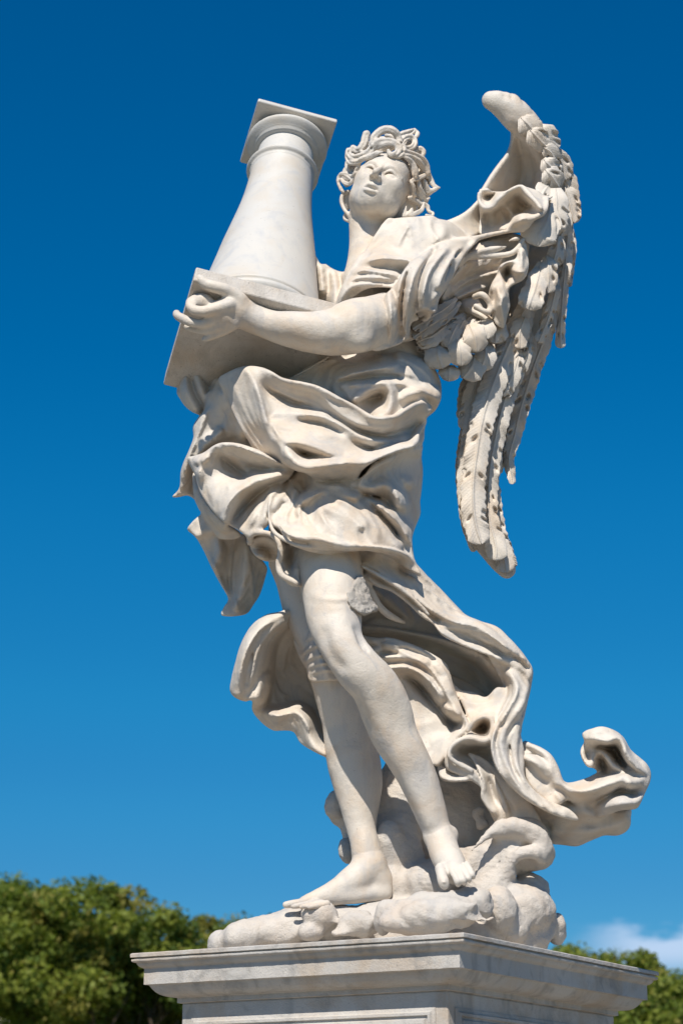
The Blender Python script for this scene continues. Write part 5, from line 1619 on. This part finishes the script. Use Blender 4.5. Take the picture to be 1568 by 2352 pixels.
FE = [
    # coverts wrapping the leading edge
    ('W', '985,300,3.2,73 1060,380,2.2,88 1110,470,-0.8,73', dict(split=1, conv=.008, barb=.0016, lump=.002)),
    ('W', '1060,400,3.2,76 1130,480,1.2,81 1210,560,-1.8,71', dict(split=2, conv=.008, barb=.0016, lump=.002)),
    ('W', '1120,380,1.2,85 1190,470,-0.8,98 1260,590,-3.8,73', dict(split=2, conv=.008, barb=.0016, lump=.002)),
    ('W', '1160,540,0.19999999999999996,51 1230,590,-1.8,61 1280,680,-4.8,56', dict(split=1, conv=.008, barb=.0016, lump=.002)),
    ('W', '1170,640,-0.8,54 1220,700,-1.8,73 1310,770,-5.8,68', dict(split=2, conv=.008, barb=.0016, lump=.002)),
    ('W', '1260,560,-4.8,61 1320,680,-7.8,73 1350,820,-9.8,68', dict(split=2, conv=.008, barb=.0016, lump=.002)),
    ('W', '1180,720,-0.8,68 1240,790,-1.8,81 1300,880,-4.8,68', dict(split=2, conv=.008, barb=.0016, lump=.002)),
    ('W', '1320,720,-8.8,68 1370,860,-11.8,76 1395,980,-12.8,66', dict(split=2)),
    ('W', '1340,850,-10.8,68 1385,1000,-11.8,81 1420,1170,-12.8,56', dict(split=3, conv=.02, tip=.7)),
    ('W', '1210,860,-2.8,73 1180,900,-0.8,73 1150,960,1.2,49', dict(split=1)),
    ('W', '1270,880,-0.8,81 1275,1000,0.19999999999999996,93 1270,1140,0.19999999999999996,93 1275,1270,-1.8,76', dict(split=2, tip=1.1)),
    ('W', '1330,1000,-6.8,61 1320,1200,-7.8,73 1290,1400,-8.8,73 1260,1480,-8.8,61', dict(split=3)),
    ('W', '1230,1000,3.2,61 1200,1150,6.2,110 1140,1260,8.2,134 1120,1360,7.2,122', dict(split=1, conv=.05, barb=.001, tip=.8)),
    # right-hand long strips
    ('Y', '1290,290,-8,66 1290,500,-9,80 1270,760,-10,84 1250,1000,-10,84 1220,1300,-11,76 1200,1600,-12,66 1180,1900,-13,64 1180,2180,-14,70', dict(split=5, lump=.008)),
    ('Y', '1340,400,-16,50 1350,700,-17,60 1320,1000,-18,60 1290,1280,-19,50', dict(split=4, lump=.008)),
    ('Y', '1150,520,-2,90 1130,700,-2,110 1090,860,-2,110 1060,960,-3,100', dict(split=2, tip=.5)),
    ('Y', '960,820,0,80 1000,950,2,120 1010,1150,2,120 985,1370,1,90', dict(split=1, tip=.8)),
    ('Y', '880,900,0,70 860,1080,2,120 810,1280,4,150 740,1480,6,170 700,1620,5,150', dict(split=1, conv=.045, barb=.0016, tip=.7)),
    ('Y', '1130,1150,-4,60 1100,1350,-4,74 1040,1600,-5,70 960,1850,-6,70 850,2100,-6,80', dict(split=3)),
    # lower wing: middle long feather with its quill
    ('V', '1010,60,-6,40 930,230,-5,56 850,420,-4,74 780,580,-3,82 710,760,-2,86 655,920,-2,88 610,1100,-1,84 580,1290,-1,82 555,1480,-1,82 550,1650,-1,84 570,1840,-1,82 615,1995,-1,76', dict(split=7, conv=.028, lam=8, rach=.008, lump=.005)),
    ('V', '990,120,-8,50 930,330,-7,60 880,560,-7,66 820,800,-7,70 760,1000,-7,70 715,1200,-8,68 680,1400,-8,66 665,1620,-8,64 670,1800,-8,66 720,2000,-8,72 720,2120,-8,76', dict(split=7, conv=.02, lump=.006)),
    ('V', '700,1500,-13,50 700,1700,-13,60 730,1900,-13,64 780,2080,-13,66 800,2210,-13,66', dict(split=2, conv=.02)),
    ('V', '715,1500,-16,26 725,1700,-16,26 760,1880,-17,26 820,2030,-18,28 860,2170,-18,26', dict(split=5, conv=.02, lam=6, barb=.004)),
    ('V', '690,560,-6,50 600,720,-6,60 540,880,-6,62 500,1040,-7,56 480,1130,-7,46', dict(split=3)),
    ('V', '620,600,-10,50 540,760,-10,64 500,900,-10,60 470,1060,-11,44', dict(split=2, tip=.8)),
    ('V', '640,800,-6,46 560,1000,-6,56 515,1200,-6,54 490,1400,-7,54 485,1600,-7,50 500,1780,-8,40 540,1950,-9,30', dict(split=5)),
    ('V', '560,1000,-11,40 500,1160,-11,46 470,1330,-12,44 455,1480,-12,34 465,1650,-13,30 490,1850,-14,26 560,2050,-15,24', dict(split=6)),
    # right strip behind the dark gap
    ('V', '1150,60,-12,50 1130,250,-13,56 1080,450,-14,60 1010,640,-15,62 950,830,-16,62 900,1000,-16,58 860,1180,-17,50 820,1330,-17,40 830,1440,-17,34 850,1540,-17,20', dict(split=7, lump=.008)),
    ('V', '1040,480,-18,40 960,760,-19,44 880,1000,-20,44 820,1180,-20,40 770,1340,-20,34 735,1460,-20,26', dict(split=4, lump=.008)),
    ('V', '730,1180,-14,34 735,1350,-15,34 715,1500,-16,28 718,1640,-17,22 722,1760,-17,18', dict(split=4)),
    ('V', '940,280,-2,60 900,400,-2,66 900,520,-3,46', dict(split=1, tip=.5)),
    ('V', '985,430,-6,30 960,560,-6,36 900,700,-7,40 850,800,-7,34', dict(split=2, tip=.6)),
    ('V', '900,520,-4,40 860,680,-4,56 800,820,-4,56 775,880,-5,40', dict(split=2, tip=.7)),
    # scallops of the inner wing
    ('S', '1010,770,6,26 900,860,13,44 780,930,19,52 660,1010,23,50', dict(split=1, barb=.003, lam=5, conv=.02)),
    ('S', '1040,800,4,26 930,900,11,44 800,980,17,54 660,1080,21,46', dict(split=1, barb=.003, lam=5, conv=.02)),
    ('S', '1000,860,2,30 900,980,9,50 800,1060,13,56 700,1110,15,44', dict(split=2, barb=.002)),
    ('S', '1080,880,2,30 1010,980,8,56 960,1080,11,60 930,1160,11,50', dict(split=2, barb=.002)),
    ('S', '1180,900,2,30 1110,1000,7,56 1060,1100,10,60', dict(split=2, barb=.002)),
    ('V', '700,300,2,60 720,400,4,70 715,480,4,60', dict(split=1)),
    ('V', '600,300,6,56 640,370,8,60 660,450,8,52', dict(split=0, conv=.012, barb=.0016)),
    ('V', '480,300,8,50 430,400,8,52 380,500,7,46', dict(split=1)),
    ('V', '300,350,10,56 310,430,11,60 350,500,10,50', dict(split=1)),
    ('V', '360,330,9,46 240,420,13,60 120,470,14,56', dict(split=1, tip=.8)),
    ('V', '300,440,7,40 200,500,9,40 110,495,9,30', dict(split=1)),
    ('V', '560,560,4,70 540,650,6,86 470,740,6,70', dict(split=0, conv=.012, barb=.0016)),
    ('V', '640,470,3,50 640,580,5,64 600,680,4,60', dict(split=1, conv=.012, barb=.0016)),
    ('V', '370,640,8,54 370,700,9,62 365,765,8,56', dict(split=0, conv=.012, barb=.0016)),
    ('V', '420,420,10,50 445,520,13,68 455,650,11,70', dict(split=0, conv=.012, barb=.0016)),
    ('V', '520,330,11,54 560,420,13,70 580,545,11,60', dict(split=0, conv=.012, barb=.0016)),
    ('V', '290,480,10,70 285,560,13,84 320,670,11,76', dict(split=0, conv=.012, barb=.0016)),
]
for i, (fr_, tx_, kw_) in enumerate(FE):
    if fr_ == 'V' and i > 30 and len(tx_.split()) == 3:       # short rounded ones overlap more
        tx_ = ' '.join(','.join(q.split(',')[:3] + [str(float(q.split(',')[3]) * 1.18)]) for q in tx_.split())
    feather(fr_, tx_, seed=i, **kw_)
